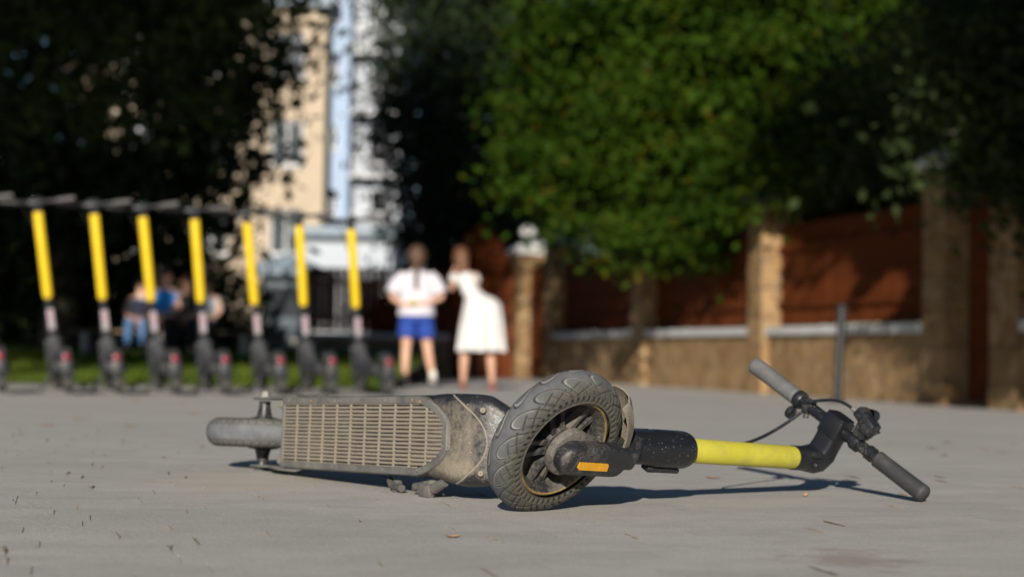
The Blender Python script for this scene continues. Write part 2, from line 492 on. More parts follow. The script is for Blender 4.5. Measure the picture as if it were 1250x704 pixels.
def tyre_arrays(center, axis, ref, R, rb, hw, n_t, n_p, fingers=14, depth=.0026, simple=False, pm=1.70, slant=.85):
    """tread rubber as displaced geometry; ring of radius R, cross-section rb (radial) x hw (axial)"""
    ax = np.array(axis); ax /= np.linalg.norm(ax); r0 = np.array(ref); r0 = r0 - ax * (r0 @ ax); r0 /= np.linalg.norm(r0); r1 = np.cross(ax, r0)
    th = np.linspace(0, 2 * np.pi, n_t, endpoint=False); ph = np.linspace(-pm, pm, n_p)
    TH, PH = np.meshgrid(th, ph, indexing='ij')
    s = PH / 1.57                         # 0 crown, 1 widest
    side = np.sign(PH) ; sa = np.abs(s)
    pitch = 2 * np.pi / fingers
    arc = R * pitch
    w_arc = rb * 1.57                     # metres from crown to widest point
    loc = ((TH + side * 0 + np.where(PH > 0, 0, pitch * .5)) + sa * slant * pitch) / pitch
    u_ = (loc - np.floor(loc) - .5) * arc                       # along the tread within a pitch
    v_ = sa * w_arc                                              # across
    rad = min(arc * .40, w_arc * .42); v0 = w_arc * .50
    dcap = np.where(v_ < v0, np.hypot(u_, v_ - v0), np.abs(u_)) - rad
    gr = np.exp(-(dcap / .0011) ** 2) * (v_ < w_arc * .86)
    # cross cuts between the fingers
    for off, k in ((.42, .9), (.66, .9)):
        dv = v_ - w_arc * off - u_ * .35
        gr = np.maximum(gr, k * np.exp(-(dv / .0010) ** 2) * (v_ > w_arc * .36) * (v_ < w_arc * .84))
    locb = loc * 3; ub = (locb - np.floor(locb) - .5) * arc / 3
    gr = np.maximum(gr, .8 * np.exp(-((ub) / .0009) ** 2) * (v_ > w_arc * .46) * (v_ < w_arc * .86))
    # row of small pockets low on the sidewall
    l3 = TH / (2 * np.pi / 52); u3 = (l3 - np.floor(l3) - .5) * (R - rb) * 2 * np.pi / 52
    v3 = v_ - w_arc * .955
    pocket = 1 / (1 + np.exp((np.maximum(np.abs(u3 + v3 * .2) / .0021, np.abs(v3) / .0028) - 1) * 7))
    # moulded ring above the pockets
    ring = np.exp(-((v_ - w_arc * 1.035) / .0011) ** 2)
    gr = gr * (.8 + .2 * np.sin(TH * 3))
    disp = -depth * gr - .0024 * pocket - .0016 * ring
    if simple: disp = disp * .6
    rr = rb + disp
    # crown slightly flattened
    cp = np.cos(PH); sp = np.sin(PH)
    rad_off = R - rb + rr * np.sign(cp) * np.abs(cp) ** .86
    axo = (hw / rb) * rr * np.sign(sp) * np.abs(sp) ** .92
    d = np.cos(TH)[..., None] * r0 + np.sin(TH)[..., None] * r1
    P = np.array(center) + d * rad_off[..., None] + ax * axo[..., None]
    i = np.arange(n_t)[:, None] * n_p + np.arange(n_p - 1)[None, :]
    j = ((np.arange(n_t) + 1) % n_t)[:, None] * n_p + np.arange(n_p - 1)[None, :]
    F = np.stack([i, j, j + 1, i + 1], -1).reshape(-1, 4)
    edge = np.exp(-((np.abs(dcap) - .0026) / .0012) ** 2) * (v_ < w_arc * .7) * (dcap < 0)
    crown = np.clip(1.15 - sa * 1.5, 0, 1)
    return P.reshape(-1, 3), F, dict(groove=np.clip(gr + pocket, 0, 1).ravel(), crown=crown.ravel(), edge=edge.ravel())

# ---- front wheel
P_, F_, at_ = tyre_arrays(W, A, U, .127, .0335, .0290, 1100, 90)
fw = np_mesh('front_wheel', P_, F_, MAT['tyre'], SC, attrs=at_)
fw['label'] = 'dusty black front tyre with curved tread grooves'
RR = .0856
rim = MB()
rim.lathe(W, A, [(.0985, .016), (.0935, .0200), (RR + .004, .0215), (RR + .0005, .0225)], 96)
rim.lathe(W, A, [(RR - .003, .0235), (RR - .008, .016), (.074, .006), (.071, -.008), (.0715, -.016), (.096, -.018)], 96)
rim_o = rim.build('rim', MAT['rim'], fw)
gs = MB(); gs.lathe(W, A, [(RR + .0012, .0222), (RR + .0008, .0242), (RR - .0015, .0252), (RR - .0036, .0238)], 96)
gs.build('rim_stripe', MAT['gold'], fw)
sp = MB()
for k in range(5):
    a0 = 2 * math.pi * (k + .30) / 5
    dirv = U * math.cos(a0) + V_ * math.sin(a0); tang = A.cross(dirv)
    for q in (-1, 1):
        secs = []
        for (rr, hw2, o0, o1) in ((.026, .0045, -.012, .010), (.050, .0035, -.012, .006), (.0735, .0048, -.014, .004)):
            c = W + dirv * rr + tang * (q * (.0085 + .004 * (rr - .026) / .05))
            secs.append([c + tang * hw2 + A * o0, c + tang * hw2 + A * o1, c - tang * hw2 + A * o1, c - tang * hw2 + A * o0])
        sp.loft(secs)
    # web between the paired ribs, set back
    secs = []
    for (rr, hw2) in ((.026, .010), (.0735, .014)):
        c = W + dirv * rr - A * .006
        secs.append([c + tang * hw2 - A * .003, c + tang * hw2 + A * .003, c - tang * hw2 + A * .003, c - tang * hw2 - A * .003])
    sp.loft(secs)
sp.lathe(W, A, [(.004, .012), (.026, .010), (.029, .004), (.029, -.014), (.004, -.016)], 40)
sp.build('spokes', MAT['rim'], fw, angle=30)
bk = MB(); bk.lathe(W, A, [(.004, -.014), (.072, -.0125), (.074, -.0165), (.004, -.018)], 64)
bk.build('brake_drum_cover', MAT['fork'], fw)
hub = MB(); hub.lathe(W, A, [(.001, .040), (.034, .040), (.0395, .0375), (.0415, .033), (.0415, .026), (.036, .020), (.022, .012)], 48)
hub.build('hub_cover', MAT['hub'], SC)

# ---- fork: two legs, crown and cover
def capsule_leg(o0, o1, t0, t1, r):
    mb = MB(); secs = []
    def outline(k, o):
        pts = []
        n = 14
        for i in range(n + 1):
            th = math.pi / 2 + math.pi * i / n
            pts.append(Fp(t0 + r + r * k * math.cos(th), o, r * k * math.sin(th)))
        for i in range(n + 1):
            th = -math.pi / 2 + math.pi * i / n
            rx = r * .9
            pts.append(Fp(t1 - rx + rx * k * math.cos(th), o, r * k * math.sin(th)))
        return pts
    for (k, o) in ((.95, o0), (1.0, o0 + .003), (1.0, o1 - .010), (.96, o1 - .005), (.86, o1 - .0015), (.70, o1)):
        secs.append(outline(k, o))
    mb.loft(secs); return mb
leg = capsule_leg(.036, .064, -.036, .118, .0265).build('fork_leg', MAT['fork'], SC, angle=50)
leg['label'] = 'dusty black fork cover carrying an amber reflector'
ref = MB()
ctr = .034
pts = []
for (x, y) in ((-.036, -.0068), (.031, -.0068), (.0345, -.0035), (.036, .0068), (-.031, .0068), (-.036, .0030)):
    pts.append(Fp(ctr + x, .0635, .0050 + y))
ref.prism(pts, A * 0, A * .0022)
ref.build('reflector', MAT['reflector'], leg, smooth=False)
capsule_leg(-.062, -.036, -.036, .118, .0265).build('fork_leg', MAT['fork'], SC, angle=50)
ax = MB(); ax.tube([Fp(0, -.058), Fp(0, .058)], .006, 12); ax.build('axle', MAT['steel'], SC)
cr = MB()
secs = []
for (t, hw2, hn) in ((.098, .060, .019), (.112, .060, .020), (.142, .056, .022), (.160, .044, .025), (.175, .030, .028)):
    ring = []
    for i in range(24):
        th = 2 * math.pi * i / 24
        ca, sa2 = math.cos(th), math.sin(th)
        ring.append(Fp(t, hw2 * math.copysign(abs(ca) ** .55, ca), hn * math.copysign(abs(sa2) ** .55, sa2)))
    secs.append(ring)
cr.loft(secs); cr.build('fork_crown', MAT['fork'], SC)

# ---- mud guard over the front wheel
fd = MB(); secs = []
for i in range(25):
    th = R_(-46) + R_(62) * i / 24
    wv = .040 * (1 - .25 * (abs(i - 12) / 12) ** 3)
    dirv = U * math.cos(th) + V_ * math.sin(th)
    ring = []
    prof = [(-1, -.020), (-.92, -.006), (-.55, .003), (0, .006), (.55, .003), (.92, -.006), (1, -.020)]
    for (o, rz) in prof: ring.append(W + A * (o * wv) + dirv * (.139 + rz))
    for (o, rz) in prof[::-1]: ring.append(W + A * (o * wv * .95) + dirv * (.1365 + rz))
    secs.append(ring)
fd.loft(secs); fd.build('front_fender', MAT['fender'], SC)

# ---- head tube, folding clamp, stem
st = MB()
st.lathe(Fp(0), U, [(.001, .150), (.0275, .152), (.0285, .158), (.0285, .228), (.0300, .231), (.0300, .236), (.0318, .240), (.0324, .306), (.0320, .318), (.0300, .3255), (.0250, .329), (.001, .329)], 48)
sto = st.build('folding_clamp', MAT['black_clean'], SC, angle=30)
la = MB()
la.obox(Fp(.278, .005, .0325), U, A, V_, (.075, .030, .010), .004)
la.obox(Fp(.250, .005, .0350), U, A, V_, (.022, .020, .012), .004)
for t in (.262, .280, .298): la.tube([Fp(t, -.004, .0345), Fp(t, -.004, .0400)], .0035, 8)
la.build('clamp_latch', MAT['black_plastic'], sto)
yt = MB(); yt.lathe(Fp(0), U, [(.0205, .3272), (.0211, .3285), (.0211, .640), (.0205, .6405)], 40)
yo = yt.build('stem', MAT['yellow'], SC); yo['label'] = 'scratched yellow stem tube'
nk = MB()
nk.lathe(Fp(0), U, [(.001, .636), (.0222, .636), (.0226, .638), (.0226, .672), (.0216, .690)], 36)
H = Fp(.7207, 0, -.0706)
# bent neck: swept rounded box from the stem axis up to the bar clamp
secs = []
path = [(.668, .0, .0), (.696, .0, .0), (.7125, .0, -.004), (.7190, .0, -.014), (.7200, .0, -.032), (.7207, .0, -.0940)]
for i, (t, o, n) in enumerate(path):
    if i == 0: tg = Vector((1, 0))
    elif i == len(path) - 1: tg = Vector((path[i][0] - path[i - 1][0], path[i][2] - path[i - 1][2]))
    else: tg = Vector((path[i + 1][0] - path[i - 1][0], path[i + 1][2] - path[i - 1][2]))
    tg.normalize(); nr = Vector((-tg.y, tg.x))
    hh = .0225 if i < 2 else (.0240 if i < 4 else .0205)
    ww = .0225
    ring = []
    for k in range(24):
        th = 2 * math.pi * k / 24; ca, sa2 = math.cos(th), math.sin(th)
        e = .95 if i < 1 else .42
        cx_ = hh * math.copysign(abs(ca) ** e, ca); cy_ = ww * math.copysign(abs(sa2) ** e, sa2)
        ring.append(Fp(t + nr.x * cx_, cy_, n + nr.y * cx_))
    secs.append(ring)
nk.loft(secs)
nko = nk.build('stem_neck', MAT['neck'], SC, angle=35)
bs = MB()
bs.lathe(Fp(.684, .024, .0), A, [(.001, .004), (.006, .004), (.0065, .003), (.0065, -.006)], 16)
bs.tube([Fp(.668, .021, -.020), Fp(.683, .021, -.022)], .006, 10)
bs.build('neck_bolt', MAT['black_plastic'], nko)
cp = MB()
cp.obox(H, U, A, V_, (.044, .0470, .040), .005)
cp.build('bar_clamp', MAT['neck'], nko)

# ---- handlebar with grips, controls and cables
hb = MB()
hb.tube([H + A * -.205, H + A * .205], .0112, 24)
hbo = hb.build('handlebar', MAT['black_clean'], SC)
def grip(sgn, mat):
    g = MB(); pr = [(.0118, .106), (.0155, .108), (.0158, .112)]
    n = 26
    for k in range(n):
        o = .114 + .102 * k / (n - 1)
        pr.append((.0154 + (.00035 if k % 2 else -.0002) + .0006 * (k / n) ** 2, o))
    pr += [(.0162, .218), (.0160, .2225), (.0135, .2260), (.001, .2268)]
    g.lathe(H, A * sgn, pr, 36); return g.build('grip', mat, hbo, angle=60)
g1 = grip(-1, MAT['grip_pale']); g1['label'] = 'pale grey grip raised in the air'
g2 = grip(1, MAT['grip']); g2['label'] = 'dark grey grip resting on the ground'
co = MB()
co.lathe(H, A, [(.0112, -.104), (.0165, -.1035), (.0172, -.101), (.0172, -.090), (.0160, -.088), (.0112, -.087)], 28)
co.lathe(H, A, [(.0112, -.078), (.0145, -.0775), (.0150, -.074), (.0145, -.066), (.0112, -.0655)], 28)
co.tube([H + A * -.072 + V_ * .011, H + A * -.066 + V_ * .022], .0055, 10)
co.build('throttle_collar', MAT['black_plastic'], hbo)
th = MB()
c0 = H + A * -.098 + V_ * .029 - U * .006
th.lathe(c0, A, [(.001, .006), (.010, .0055), (.0125, .003), (.0125, -.003), (.010, -.0055), (.001, -.006)], 20)
for k in range(6):
    a0 = math.pi * k / 6
    dv = U * math.cos(a0) + V_ * math.sin(a0)
    th.tube([c0 + A * .007 - dv * .0115, c0 + A * .007 + dv * .0115], .0011, 6)
th.build('thumb_throttle', MAT['black_plastic'], hbo)
# brake unit: clamp band, reservoir body, lever and adjuster
bu = MB()
bu.lathe(H, A, [(.0112, .046), (.0150, .0465), (.0155, .049), (.0155, .060), (.0150, .062), (.0112, .0625)], 24)
bu.lathe(H, A, [(.0112, .084), (.0140, .0845), (.0140, .098), (.0112, .0985)], 24)
bu.obox(H + A * .056 - V_ * .030 - U * .002, U, A, V_, (.028, .028, .036), .006)
bu.obox(H + A * .054 - V_ * .047 - U * .004, U, A + V_ * .35, V_ - A * .35, (.030, .052, .024), .006)
bu.tube([H + A * .030 - V_ * .050, H + A * .044 - V_ * .050], [.0045, .0075], 10)
bu.lathe(H + A * .050 - V_ * .056 + U * .008, U, [(.001, .014), (.0105, .012), (.0120, .004), (.0120, -.008)], 14)
bu.lathe(H + A * .068 - V_ * .036 - U * .010, A, [(.001, .014), (.012, .011), (.0135, .0), (.012, -.011), (.001, -.014)], 14)
bu.tube([H + A * .060 - V_ * .040 + U * .010, H + A * .072 - V_ * .036 + U * .012, H + A * .076 - V_ * .033 + U * .013], [.006, .005, .007], 10)
bu.tube([H + A * .046 - V_ * .016 + U * .004, H + A * .050 - V_ * .034 + U * .012], .004, 8)
buo = bu.build('brake_unit', MAT['black_plastic'], hbo)
ad = MB()
ad.tube([H + A * .012 - V_ * .047, H + A * .030 - V_ * .050], .0038, 10)
ad.lathe(H + A * .019 - V_ * .048, A, [(.0038, -.004), (.0055, -.0035), (.0055, .0035), (.0038, .004)], 12)
ad.build('cable_adjuster', MAT['steel'], buo)
def bez(p0, p1, p2, p3, n=18):
    out = []
    for i in range(n + 1):
        t = i / n; out.append(p0 * (1 - t) ** 3 + p1 * 3 * t * (1 - t) ** 2 + p2 * 3 * t * t * (1 - t) + p3 * t ** 3)
    return out
cb = MB(); cb.tube(bez(H + A * .014 - V_ * .047, H - A * .020 - V_ * .052 - U * .004, H - A * .040 - V_ * .035 - U * .010, H - A * .075 - V_ * .004 - U * .016), .0030, 8)
cb.build('brake_cable', MAT['black_clean'], hbo)
cb = MB(); cb.tube(bez(H - A * .078 + V_ * .012, H - A * .092 + V_ * .085 - U * .04, Fp(.61, -.085, .030), Fp(.505, -.045, .010)) + [Fp(.47, -.024, .004), Fp(.42, -.0215, .003)], .0030, 8)
cb.build('control_cable', MAT['black_clean'], hbo)

# ---- deck
def rr_ring(x, z0, z1, hw, rc, tilt=0.0, n=6, xc=None):
    """rounded rectangle ring across the deck at x"""
    ring = []
    hz = (z1 - z0) / 2; zc = (z0 + z1) / 2; rc = min(rc, hz * .98, hw * .98)
    for (sy, sz, a0) in ((1, 1, 0), (-1, 1, 90), (-1, -1, 180), (1, -1, 270)):
        for k in range(n + 1):
            th = R_(a0 + 90 * k / n)
            y = sy * (hw - rc) + rc * math.cos(th); z = zc + sz * (hz - rc) + rc * math.sin(th)
            ring.append((y, z))
    return ring
# body: straight box then the nose that curls up to the neck
def deck_shell():
    # (x, z) of the section centre, half width, half height, direction angle in the side plane
    S = [(-.972, -.008, .0700, .0300, 0), (-.900, -.008, .0715, .0300, 0), (-.420, -.008, .0725, .0300, 0), (-.360, -.008, .0735, .0305, 2), (-.325, -.007, .0755, .0320, 8),
         (-.292, -.003, .0775, .0340, 18), (-.266, .007, .0785, .0355, 32), (-.246, .021, .0760, .0360, 46), (-.232, .039, .0650, .0355, 58), (-.221, .060, .0500, .0340, 66),
         (-.206, .090, .0410, .0320, 68), (-.182, .125, .0420, .0300, 66), (-.160, .165, .0350, .0280, 60), (-.126, .205, .0310, .0270, 50), (-.085, .236, .0300, .0260, 40)]
    # resample for a smooth surface
    S = np.array(S); tt = np.arange(len(S)); q = np.linspace(0, len(S) - 1, 90)
    def cr_(col):
        out = []
        for s in q:
            i = min(int(s), len(S) - 2); f = s - i
            p0, p1, p2, p3 = [S[min(max(i + k, 0), len(S) - 1), col] for k in (-1, 0, 1, 2)]
            out.append(.5 * (2 * p1 + (p2 - p0) * f + (2 * p0 - 5 * p1 + 4 * p2 - p3) * f * f + (3 * p1 - p0 - 3 * p2 + p3) * f ** 3))
        return out
    cols = [cr_(k) for k in range(5)]
    V = []; dirt = []
    for si, (x, z, hw, hh, an) in enumerate(zip(*cols)):
        a = R_(an)
        ring = rr_ring(0, -hh, hh, hw, .022)
        for (y, n) in ring:
            V.append(Dp(x - n * math.sin(a), y - .005 * max(0, min(1, (x + .34) / .07)) * (1 if y < 0 else .9), z + n * math.cos(a)))
            under = max(0, min(1, -n / hh))
            front = max(0, min(1, (x + .44) / .12))
            dirt.append((under * .9 + .1) * front * max(0, 1 - (abs(y + .006) / (hw * .92)) ** 1.8) * (1.0 if z < .012 else max(.35, 1 - (z - .012) / .05)) + .04)
            past = si - (45.5 - 13.5 * min(1, abs(y) / hw) ** 2.2)
            if past > 0: dirt[-1] = dirt[-1] * max(.30, 1 - past / 4) - .10 * min(1, past / 4)
    m = len(ring); F = []
    for i in range(len(q) - 1):
        for k in range(m):
            a, b = i * m + k, i * m + (k + 1) % m
            F.append((a, b, b + m, a + m))
    # rear cap as fan quads
    c = len(V); V.append(Dp(-.972, 0, -.008)); dirt.append(0)
    for k in range(0, m, 2): F.append((c, (k + 2) % m, k + 1, k))
    return np.array([tuple(p) for p in V]), np.array(F), dict(dirt=dirt)
dv_, df_, da_ = deck_shell()
deck = np_mesh('deck', dv_, df_, MAT['deck_body'], SC, attrs=da_)
deck['label'] = 'black deck caked with tan mud on its curved nose'
# raised seam round the nose, following the shell
mring = 28; se = MB(); pts = []
par = [(k, k, 0.0) for k in range(16, 20)] + [(20, 21, t / 24) for t in range(25)] + [(k, k, 0.0) for k in range(22, 26)]
for j, (ka, kb_, t) in enumerate(par):
    yy = 2.0 * j / (len(par) - 1) - 1
    fi = 45.5 - 13.5 * abs(yy) ** 2.2 - 1.5 * yy; i = int(fi); f = fi - i
    pa = Vector(dv_[i * mring + ka]).lerp(Vector(dv_[i * mring + kb_]), t)
    pb = Vector(dv_[(i + 1) * mring + ka]).lerp(Vector(dv_[(i + 1) * mring + kb_]), t)
    pts.append(pa.lerp(pb, f))
se.tube(pts, .0015, 6)
se.build('shell_seam', MAT['slat'], deck)
# foot board with rubber mat (far side)
fb = MB(); fb.obox(Dp(-.665, 0, .0245), D, DW, DU, (.60, .140, .007), .003); fb.build('foot_mat', MAT['grip'], deck)
sk = MB(); sk.obox(Dp(-.925, .0735, .004), D, DW, DU, (.10, .0045, .026), .002); sk.obox(Dp(-.945, .0765, .010), D, DW, DU, (.12, .002, .020), .0008)
sk.build('side_strip', MAT['alu'], deck)

# underside plate: frame with a grid of slats and ribs
X0, X1, X2 = -.968, -.388, -.283
HW = .0690; YF = .0225
zo, zi = -.0425, -.0385
def front_curve(m, n=7):
    """rounded front corner of the plate from the side edge to the blunt tip, inset by m"""
    pts = []
    xa, ya, xb, yb = X1 - m * .35, HW - m, X2 - m * 1.25, YF - m * .30
    for i in range(n + 1):
        t = i / n; a = math.pi / 2 * t
        ex, ey = xa + (xb - xa) * math.sin(a), yb + (ya - yb) * math.cos(a)
        lx, ly = xa + (xb - xa) * t, ya + (yb - ya) * t
        pts.append((lx * .42 + ex * .58, ly * .42 + ey * .58))
    return pts
def hexa(m, z, xr):
    fc = front_curve(m)
    return [Dp(xr, -HW + m, z)] + [Dp(x, -y, z) for (x, y) in fc] + [Dp(x, y, z) for (x, y) in fc[::-1]] + [Dp(xr, HW - m, z)]
pl = MB()
rings = [hexa(-.0015, -.030, X0), hexa(-.0005, -.0405, X0), hexa(.0012, zo, X0), hexa(.0118, zo, X0 + .007), hexa(.0126, zo + .0012, X0 + .008), hexa(.0126, -.0364, X0 + .008)]
pl.loft(rings, cap=False)
plo = pl.build('underside_frame', MAT['plate'], deck, angle=25)
cv = MB(); h_ = hexa(.0120, -.0378, X0 + .0075); cv.add(h_, [tuple(range(len(h_)))]); cv.build('grid_backing', MAT['cavity'], deck, smooth=False)
YG = HW - .0126
NR = 16
FC = front_curve(.0126)
def x_front(y):
    y = abs(y)
    if y <= FC[-1][1]: return FC[-1][0]
    for (xa, ya), (xb, yb) in zip(FC, FC[1:]):
        if yb <= y <= ya: return xa + (xb - xa) * (ya - y) / max(1e-9, ya - yb)
    return FC[0][0]
pw = 2 * YG / NR
for k in range(NR + 1):
    y = -YG + pw * k
    hwid = pw * .31
    y0, y1 = max(y - hwid, -YG), min(y + hwid, YG)
    if y1 - y0 < .0005: continue
    xf = min(x_front(y0), x_front(y1)) + .0005
    n = 14; mb = MB(); secs = []
    for i in range(n + 1):
        x = X0 + .0075 + (xf - X0 - .0075) * i / n
        j0 = random.gauss(0, .00022); j1 = random.gauss(0, .00022); jz = random.gauss(0, .00018)
        ch = .0007
        secs.append([Dp(x, y0 + j0, -.0380), Dp(x, y0 + j0, -.0405 + jz), Dp(x, y0 + ch + j0, -.0412 + jz), Dp(x, y1 - ch + j1, -.0412 + jz), Dp(x, y1 + j1, -.0405 + jz), Dp(x, y1 + j1, -.0380)])
    mb.loft(secs); mb.build('slat', MAT['slat'], plo, angle=60)
for k in range(12):
    x = X0 + .0075 + .0600 * (k + 1)
    if x > X2 - .022: break
    ym = YG
    while ym > 0 and x_front(ym) < x + .001: ym -= .0008
    if ym < .006: continue
    mb = MB(); secs = []
    for i in range(11):
        y = -ym + 2 * ym * i / 10; j = random.gauss(0, .0004); z = -.0415 + random.gauss(0, .0002)
        secs.append([Dp(x - .0018 + j, y, -.0380), Dp(x - .0014 + j, y, z), Dp(x + .0014 + j, y, z), Dp(x + .0018 + j, y, -.0380)])
    mb.loft(secs); mb.build('rib', MAT['slat'], plo, angle=60)
# screws round the frame
SCREWS = []
for k in range(6): SCREWS += [(X0 + .03 + .105 * k, HW - .0062), (X0 + .03 + .105 * k, -HW + .0062)]
SCREWS += [(X1 + .004, HW - .009), (X1 + .004, -HW + .009), (X2 + -.012, -.016)]
scr0 = None
for (x, y) in SCREWS:
    mb = MB(); mb.lathe(Dp(x, y, zo + .0004), DU * -1, [(.001, .0006), (.0015, .0018), (.0030, .0016), (.0034, .0)], 10)
    mb.build('screw', MAT['orange_dot'] if random.random() < .2 else MAT['plate'], plo)
# holes/rivets in the nose
for (x, y, z) in ((-.229, .046, .010), (-.205, -.047, .040), (-.232, -.060, .012)):
    mb = MB(); mb.lathe(Dp(x, y, z) - DU * .020 - D * -.012, (D * .8 - DU * .6), [(.001, .0045), (.0040, .0045), (.0052, .0030), (.0056, -.004)], 14)
    mb.build('rivet', MAT['slat'], deck)

# rear wheel, drop-outs, axle hardware
XA = -1.153; RWC = Dp(XA, -.002, 0)
P_, F_, at_ = tyre_arrays(RWC, DW, D, .1193, .030, .0300, 700, 60, fingers=40, depth=.0012, pm=2.0, slant=.9)
at_['edge'] *= .25; at_['groove'] *= .7
rw = np_mesh('rear_wheel', P_, F_, rubber_mat('grey_dusty_tyre_rubber', 1.45), SC, attrs=at_)
rw['label'] = 'grey dusty rear tyre clear of the ground'
rm = MB()
rm.lathe(RWC, DW, [(.090, .020), (.083, .024), (.078, .021), (.060, .024), (.030, .028), (.012, .030), (.012, -.030), (.030, -.028), (.060, -.024), (.078, -.021), (.083, -.024), (.090, -.020)], 64)
rm.build('rim', MAT['rim'], rw)
for sgn in (1, -1):
    b = MB()
    b.lathe(RWC, DW * sgn, [(.034, .026), (.033, .031), (.017, .034), (.0135, .046), (.0115, .060), (.0125, .0665)], 32)
    b.build('hub_spacer', MAT['black_plastic'], SC)
    d = MB()
    yy = sgn * .0700
    poly = [Dp(-.960, yy, -.040), Dp(-.960, yy, .018), Dp(-1.060, yy, .020), Dp(-1.150, yy, .017), Dp(-1.178, yy, .010), Dp(-1.190, yy, -.004), Dp(-1.180, yy, -.016), Dp(-1.150, yy, -.021), Dp(-1.080, yy, -.018), Dp(-1.030, yy, -.038)]
    d.prism(poly, DW * (-.0024), DW * .0024)
    d.build('drop_out', MAT['plate'], SC, smooth=False)
    nt = MB()
    nt.lathe(Dp(XA, sgn * .0725, 0), DW * sgn, [(.001, .014), (.0065, .0138), (.0068, .012), (.0112, .0115), (.0118, .010), (.0118, .003), (.0150, .0028), (.0150, .0)], 6 if sgn > 0 else 16)
    nt.build('axle_nut', MAT['steel'] if sgn > 0 else MAT['alu'], SC, angle=20)
    br = MB()
    br.obox(Dp(-.985, sgn * .056, -.020), D, DW, DU, (.030, .016, .034), .005)
    br.obox(Dp(-1.005, sgn * .061, -.010), D, DW, DU, (.022, .010, .020), .004)
    br.build('swing_bracket', MAT['slat'], SC)
# kickstand folded along the lower side
ks = MB()
ks.tube([Dp(-.545, -.080, -.012), Dp(-.520, -.090, -.020), Dp(-.470, -.094, -.026)], [.006, .007, .007], 10)
ks.obox(Dp(-.395, -.086, -.020), D + DW * .12, DW, DU, (.070, .014, .018), .004)
ks.obox(Dp(-.375, -.094, -.028), D - DW * .1, DW, DU, (.042, .024, .016), .005)
ks.tube([Dp(-.350, -.090, -.026), Dp(-.318, -.078, -.022)], [.010, .008], 10)
ks.obox(Dp(-.500, -.0935, -.020), D, DW, DU, (.016, .028, .014), .003)
ks.build('kickstand', MAT['alu'], SC, angle=35)
# wedge of the frame neck seen below the nose
# ------------------------------------------------------------------ leaves on the paving
def leaf_obj(px, py, size, rot, lift, label, mat, curl=.3, aspect=.55):
    mb = MB(); n = 8; V = []; F = []
    for i in range(n + 1):
        t = i / n; w = math.sin(math.pi * min(1, t * .92 + .04)) ** .8 * aspect * .5
        z = curl * (t - .5) ** 2 * 1.2
        for s in (-1, -.5, 0, .5, 1): V.append(((t - .5) * size, s * w * size, (z + curl * .55 * s * s * w) * size))
    for i in range(n):
        for k in range(4): F.append((i * 5 + k, i * 5 + k + 1, (i + 1) * 5 + k + 1, (i + 1) * 5 + k))
    c, s = math.cos(rot), math.sin(rot)
    z0 = min(v[2] for v in V)
    z = gzf(px, py)
    V = [(x * c - y * s, x * s + y * c, q - z0 + lift) for (x, y, q) in V]
    V2 = [(x, y, q + .0006) for (x, y, q) in V]
    nn = len(V); F2 = [tuple(i + nn for i in f)[::-1] for f in F]
    mb.add(V + V2, F + F2)
    o = mb.build('dry_leaf', mat, None); o.location = (px, py, z)
    tag(o, label, 'leaf', 'dry leaves on the paving'); return o
MAT['leaf_tan'] = plain('dry_leaf_tan', (.50, .30, .13), .8, var=.3, scale=60)
MAT['leaf_pale'] = plain('dry_leaf_pale', (.55, .40, .22), .8, var=.3, scale=60)
def at_px(x, y, z=0.0):
    """point on the ground seen at photograph pixel (x, y), found when laying the scene out"""
    yy = (y - 430) - .015 * (x - 625); s = yy / CAM_H
    for _ in range(6):
        Z = 2400 / s; X = (x - 625 + .015 * yy) / s
        s = yy / (CAM_H - gzf(X, Z))
    return X, Z
for (x, y, sz, rt, cu, mt, lb) in (
    (554, 655, .022, .3, .5, 'leaf_tan', 'small curled tan leaf lying in the foreground below the kickstand'),
    (983, 605, .015, 1.0, .9, 'leaf_tan', 'orange leaf scrap standing on edge left of the dark grip'),
    (871, 583, .030, .2, .3, 'leaf_tan', 'flat tan leaf lying behind the yellow stem'),
    (97, 511, .05, .1, .3, 'leaf_pale', 'pale dry leaf on open paving at far left'),
    (239, 505, .06, .2, .3, 'leaf_pale', 'pale tan leaf on paving just left behind the rear tyre'),
    (160, 519, .05, .0, .2, 'leaf_tan', 'brown leaf on paving nearest to the rear tyre'),
    (60, 519, .05, .0, .2, 'leaf_tan', 'brown leaf at the left edge of the paving'),
    (172, 489, .07, .4, .3, 'leaf_pale', 'yellowish leaf in front of the parked scooters'),
    (228, 494, .05, .4, .3, 'leaf_pale', 'small yellowish leaf close to the parked scooters')):
    X, Z = at_px(x, y); leaf_obj(X, Z, sz, rt, .0005, lb, MAT[mt], cu)
# ------------------------------------------------------------------ background: parked scooters
MAT['dark_metal'] = plain('dark_scooter_metal', (.022, .023, .026), .45, var=.3)
MAT['dark_frame'] = plain('worn_black_frame', (.035, .036, .040), .55, var=.4, scale=20)
MAT['grip_far'] = plain('pale_grip', (.075, .070, .070), .6)
MAT['tail_red'] = plain('red_tail_light', (.20, .008, .024), .35)
MAT['sticker'] = plain('pale_sticker', (.36, .33, .35), .6, var=.2, scale=30)
MAT['sticker_red'] = plain('pink_print', (.38, .24, .28), .6)
MAT['screen'] = plain('dark_screen', (.03, .05, .05), .2)

